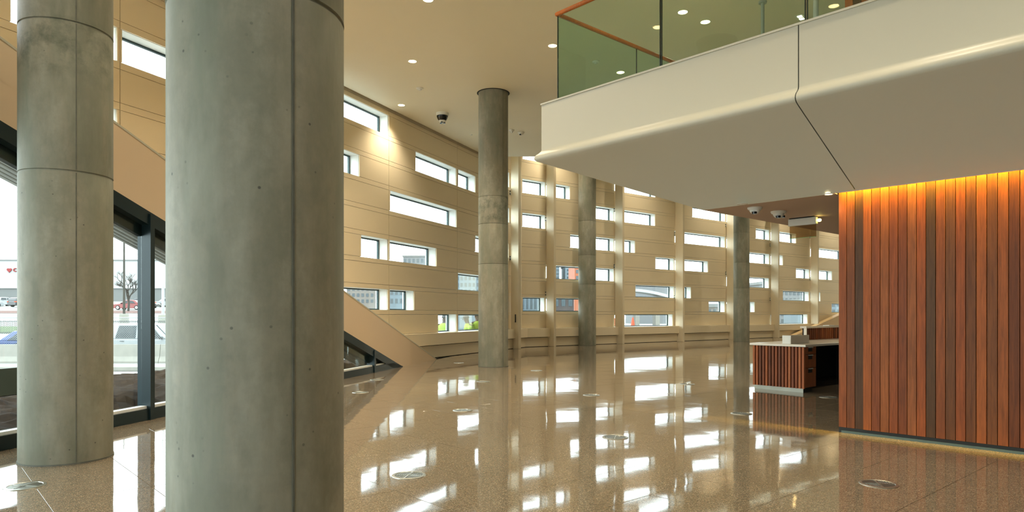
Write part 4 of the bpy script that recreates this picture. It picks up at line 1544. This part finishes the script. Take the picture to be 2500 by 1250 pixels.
# buildings far off, seen through the strip windows
def far_building(px0, px1, ytop, ybase, Y, mat, label, cols=0, rows=0, wmat='bldg_glass'):
    x0, x1, z0, z1 = wx(px0, Y), wx(px1, Y), min(GZ, wz(ybase, Y)), wz(ytop, Y)
    t = thing('far_building', ((x0 + x1) / 2, Y, z0), label, 'building', 'buildings outside the strip windows')
    MB().obox((x0, Y, z0), (x1 - x0, 0, 0), (0, 12, 0), (0, 0, z1 - z0)).build('wall', M[mat], t)
    MB().obox((x0 - 0.2, Y - 0.2, z1), (x1 - x0 + 0.4, 0, 0), (0, 12.4, 0), (0, 0, 0.4)).build('roof_edge', M['storeband'], t)
    for i in range(cols):
        for j in range(rows):
            cw, ch = (x1 - x0) / cols, (z1 - max(wz(ybase, Y), z0)) / rows
            MB().obox((x0 + (i + 0.22) * cw, Y - 0.05, z1 - (j + 0.8) * ch), (cw * 0.56, 0, 0), (0, 0.2, 0), (0, 0, ch * 0.55)).build('window', M[wmat], t)


far_building(846, 948, 698, 742, 120, 'bldg_tan', 'tan building seen over the diagonal band', 9, 3)
far_building(951, 1008, 703, 745, 105, 'bldg_blue', 'blue-grey building with large windows right of the tan one', 5, 2)
far_building(984, 1046, 627, 700, 190, 'bldg_grey', 'grey far building rising over the roofs', 6, 4)
far_building(1112, 1172, 655, 735, 85, 'bldg_blue', 'blue-grey building with balconies behind the slim column', 6, 5)
far_building(1262, 1332, 715, 765, 90, 'bldg_blue', 'blue-grey building with dark upright windows', 7, 1)
far_building(1350, 1401, 722, 754, 80, 'bldg_brown', 'low dark brown building with wide panes', 3, 1)
far_building(1403, 1430, 640, 700, 110, 'bldg_orange', 'orange rendered building block', 2, 4)
far_building(1382, 1402, 646, 700, 128, 'bldg_blue', 'narrow blue-grey tower beside the orange block', 2, 6)
far_building(1356, 1366, 646, 700, 130, 'bldg_blue', 'slender blue-grey tower standing apart from the orange block', 1, 6)
far_building(1548, 1650, 694, 700, 160, 'bldg_grey', 'long grey roofline over the arched bridge')
far_building(1895, 1985, 690, 792, 95, 'bldg_grey', 'grey facade with rows of dark windows behind the fins', 9, 6)
far_building(2018, 2075, 735, 768, 76, 'bldg_blue', 'low blue-grey building behind the wood wall', 5, 2)
far_building(1726, 1775, 750, 770, 80, 'bldg_tan', 'low tan building seen past the fifth fin', 4, 1)
# arched bridge
Yb_ = 130
t = thing('arched_bridge', (wx(1600, Yb_), Yb_, GZ), 'white arched bridge seen through a strip window', 'bridge')
mb = MB()
pts = [(px, 704 + 22 * ((px - 1530) / 120) ** 2 if px > 1530 else 704) for px in range(1490, 1671, 15)]
for (p0, y0), (p1, y1) in zip(pts[:-1], pts[1:]):
    mb.slab([(wx(p0, Yb_), Yb_, wz(y0 + 7, Yb_)), (wx(p1, Yb_), Yb_, wz(y1 + 7, Yb_)), (wx(p1, Yb_), Yb_, wz(y1, Yb_)), (wx(p0, Yb_), Yb_, wz(y0, Yb_))], (0, 6, 0))
mb.build('arch', M['store'], t)
for px in (1515, 1560, 1610, 1655):
    MB().box((wx(px, Yb_), Yb_ + 3, (GZ + wz(725, Yb_)) / 2), (0.8, 3, wz(725, Yb_) - GZ)).build('pier', M['kerb'], t)
# traffic delineators
for px, Y, lab in ((1545, 46, 'orange traffic cone on a dark base seen through the lowest window'), (1501.5, 36, 'orange traffic post close behind the third fin')):
    x = wx(px, Y)
    t = thing('traffic_cone', (x, Y, GZ), lab, 'traffic cone')
    k = 1.6
    MB().box((x, Y, GZ + 0.04), (0.75, 0.75, 0.08)).build('base', M['tyre'], t)
    MB().lathe([(0.26, 0.08), (0.2, 0.7), (0.16, 1.3), (0.1, 1.75), (0.05, 2.0)], (x, Y, GZ), 20).build('cone', M['orange'], t, auto=True)
    MB().lathe([(0.215, 0.6), (0.2, 0.78)], (x, Y, GZ), 20).build('reflective_band', M['white'], t)

# raised pavement for the workers
o = MB().slab([W1.at(h1(960), 0.5, -0.6), W1.at(U1C + 2, 0.5, -0.6), W1.at(U1C + 2, 9, -0.6), W1.at(h1(960), 9, -0.6)], (0, 0, -0.4)).build('pavement', M['asphalt'])
tag(o, 'raised pavement outside the panelled wall', 'pavement', None, 'structure')


def person(loc, rz, label, scale=1.0, cap=True, lean=0.0):
    t = thing('person', (0, 0, 0), label, 'person', 'site workers outside')
    J = {'pel': (0, 0, 0.95), 'sp': (0.03 * lean, 0, 1.15), 'ch': (0.10 * lean, 0, 1.36), 'nk': (0.17 * lean, 0, 1.50), 'hb': (0.22 * lean, 0, 1.58), 'hm': (0.26 * lean, 0, 1.66), 'ht': (0.27 * lean, 0, 1.74)}
    R = {'pel': (0.16, 0.12), 'sp': (0.145, 0.11), 'ch': (0.175, 0.12), 'nk': (0.06, 0.06), 'hb': (0.075, 0.085), 'hm': (0.085, 0.1), 'ht': (0.06, 0.07)}
    E = [('pel', 'sp'), ('sp', 'ch'), ('ch', 'nk'), ('nk', 'hb'), ('hb', 'hm'), ('hm', 'ht')]
    for s_, n_ in ((-1, 'r'), (1, 'l')):
        J['sh' + n_] = (0.11 * lean, s_ * 0.2, 1.42); R['sh' + n_] = (0.07, 0.07)
        J['el' + n_] = (0.05 + 0.12 * lean, s_ * 0.27, 1.14); R['el' + n_] = (0.048, 0.048)
        J['wr' + n_] = (0.26 + 0.1 * lean, s_ * 0.2, 1.02); R['wr' + n_] = (0.032, 0.032)
        J['hd' + n_] = (0.34 + 0.1 * lean, s_ * 0.18, 1.0); R['hd' + n_] = (0.038, 0.022)
        J['hp' + n_] = (0, s_ * 0.1, 0.88); R['hp' + n_] = (0.1, 0.1)
        J['kn' + n_] = (0.03, s_ * 0.12, 0.5); R['kn' + n_] = (0.062, 0.062)
        J['an' + n_] = (-0.02, s_ * 0.13, 0.09); R['an' + n_] = (0.045, 0.045)
        J['to' + n_] = (0.17, s_ * 0.15, 0.045); R['to' + n_] = (0.04, 0.045)
        E += [('ch', 'sh' + n_), ('sh' + n_, 'el' + n_), ('el' + n_, 'wr' + n_), ('wr' + n_, 'hd' + n_), ('pel', 'hp' + n_), ('hp' + n_, 'kn' + n_), ('kn' + n_, 'an' + n_), ('an' + n_, 'to' + n_)]
        for k in range(4):
            fn = 'f%d' % k + n_
            J[fn] = (0.43 + 0.1 * lean, s_ * (0.15 + k * 0.02), 0.985 - 0.01 * k); R[fn] = (0.0095, 0.0095)
            E.append(('hd' + n_, fn))
        J['th' + n_] = (0.33 + 0.1 * lean, s_ * 0.115, 1.0); R['th' + n_] = (0.011, 0.011)
        E.append(('hd' + n_, 'th' + n_))
    keys = list(J)
    me = bpy.data.meshes.new('body')
    me.from_pydata([J[k] for k in keys], [(keys.index(a), keys.index(b)) for a, b in E], [])
    o = bpy.data.objects.new('body', me)
    COL.objects.link(o)
    o.modifiers.new('skin', 'SKIN')
    if not me.skin_vertices:
        me.skin_vertices.new() if hasattr(me.skin_vertices, 'new') else None
    sk = me.skin_vertices[0].data if me.skin_vertices else None
    if sk:
        for i, k in enumerate(keys):
            sk[i].radius = R[k]
            sk[i].use_root = (k == 'pel')
    ss = o.modifiers.new('sub', 'SUBSURF'); ss.levels = ss.render_levels = 1
    me.materials.append(M['skin'])
    o.parent = t
    lx = lean * 0.1
    # clothes: trousers, vest, cap
    pr = [(0.165, 0.115, 0.92, 0), (0.175, 0.13, 1.05, 0.01), (0.18, 0.135, 1.2, 0.3), (0.21, 0.145, 1.36, 0.9), (0.205, 0.13, 1.44, 1.1), (0.1, 0.09, 1.5, 1.4)]
    v = []; f = []
    for (ry, rx, z, kx) in pr:
        for k in range(20):
            a = 2 * PI * k / 20
            v.append((rx * math.cos(a) + lx * kx, ry * math.sin(a), z))
    for i in range(len(pr) - 1):
        for k in range(20):
            f.append((i * 20 + k, i * 20 + (k + 1) % 20, (i + 1) * 20 + (k + 1) % 20, (i + 1) * 20 + k))
    MB().add(v, f).build('hi_vis_vest', M['hivis'], t, smooth=True)
    for s_, n_ in ((-1, 'r'), (1, 'l')):
        MB().tube([J['sh' + n_], J['el' + n_], J['wr' + n_]], [0.085, 0.066, 0.048], 12).build('sleeve', M['hivis'], t, smooth=True)
        MB().tube([(0, s_ * 0.09, 0.98), J['kn' + n_], (J['an' + n_][0], J['an' + n_][1], 0.1)], [0.12, 0.09, 0.075], 12).build('trouser_leg', M['cloth'], t, smooth=True)
        MB().box((0.06, s_ * 0.14, 0.05), (0.29, 0.11, 0.1)).build('boot', M['cap'], t, bevel=0.03)
        MB().lathe([(0.012, -0.03), (0.022, 0), (0.012, 0.03)], (0.255 * lean, s_ * 0.092, 1.645), 8).build('ear', M['skin'], t)
        MB().lathe([(0.004, -0.008), (0.011, 0), (0.004, 0.008)], (0.27 * lean + 0.09, s_ * 0.033, 1.655), 8).build('eye', M['cap'], t)
    MB().tube([(0.27 * lean + 0.09, 0, 1.66), (0.27 * lean + 0.115, 0, 1.625)], [0.01, 0.018], 8).build('nose', M['skin'], t)
    MB().box((0.26 * lean + 0.088, 0, 1.585), (0.02, 0.05, 0.01)).build('mouth', M['cap'], t)
    hx_ = 0.265 * lean
    MB().lathe([(0.108, 1.675), (0.108, 1.71), (0.09, 1.755), (0.05, 1.785), (0.01, 1.795)], (hx_, 0, 0), 20).build('cap', M['cap'], t, smooth=True)
    MB().box((hx_ + 0.12, 0, 1.68), (0.1, 0.14, 0.012)).build('cap_brim', M['cap'], t)
    t.location = loc
    t.rotation_euler = (0, 0, rz)
    t.scale = (scale,) * 3
    return t


person((wx(1149, 22.6), 22.6, -0.6), 3.5, 'person in a yellow hi-vis vest and dark cap looking down outside', 1.0, True, 0.6)
person((wx(1166, 23.0), 23.0, -0.6), 2.2, 'taller person in a hi-vis vest beside the one in the cap', 1.05, True, 0.0)
person((wx(1083, 23.4), 23.4, -0.6), 0.8, 'person in a hi-vis vest outside left of the other two', 1.0, True, 0.2)
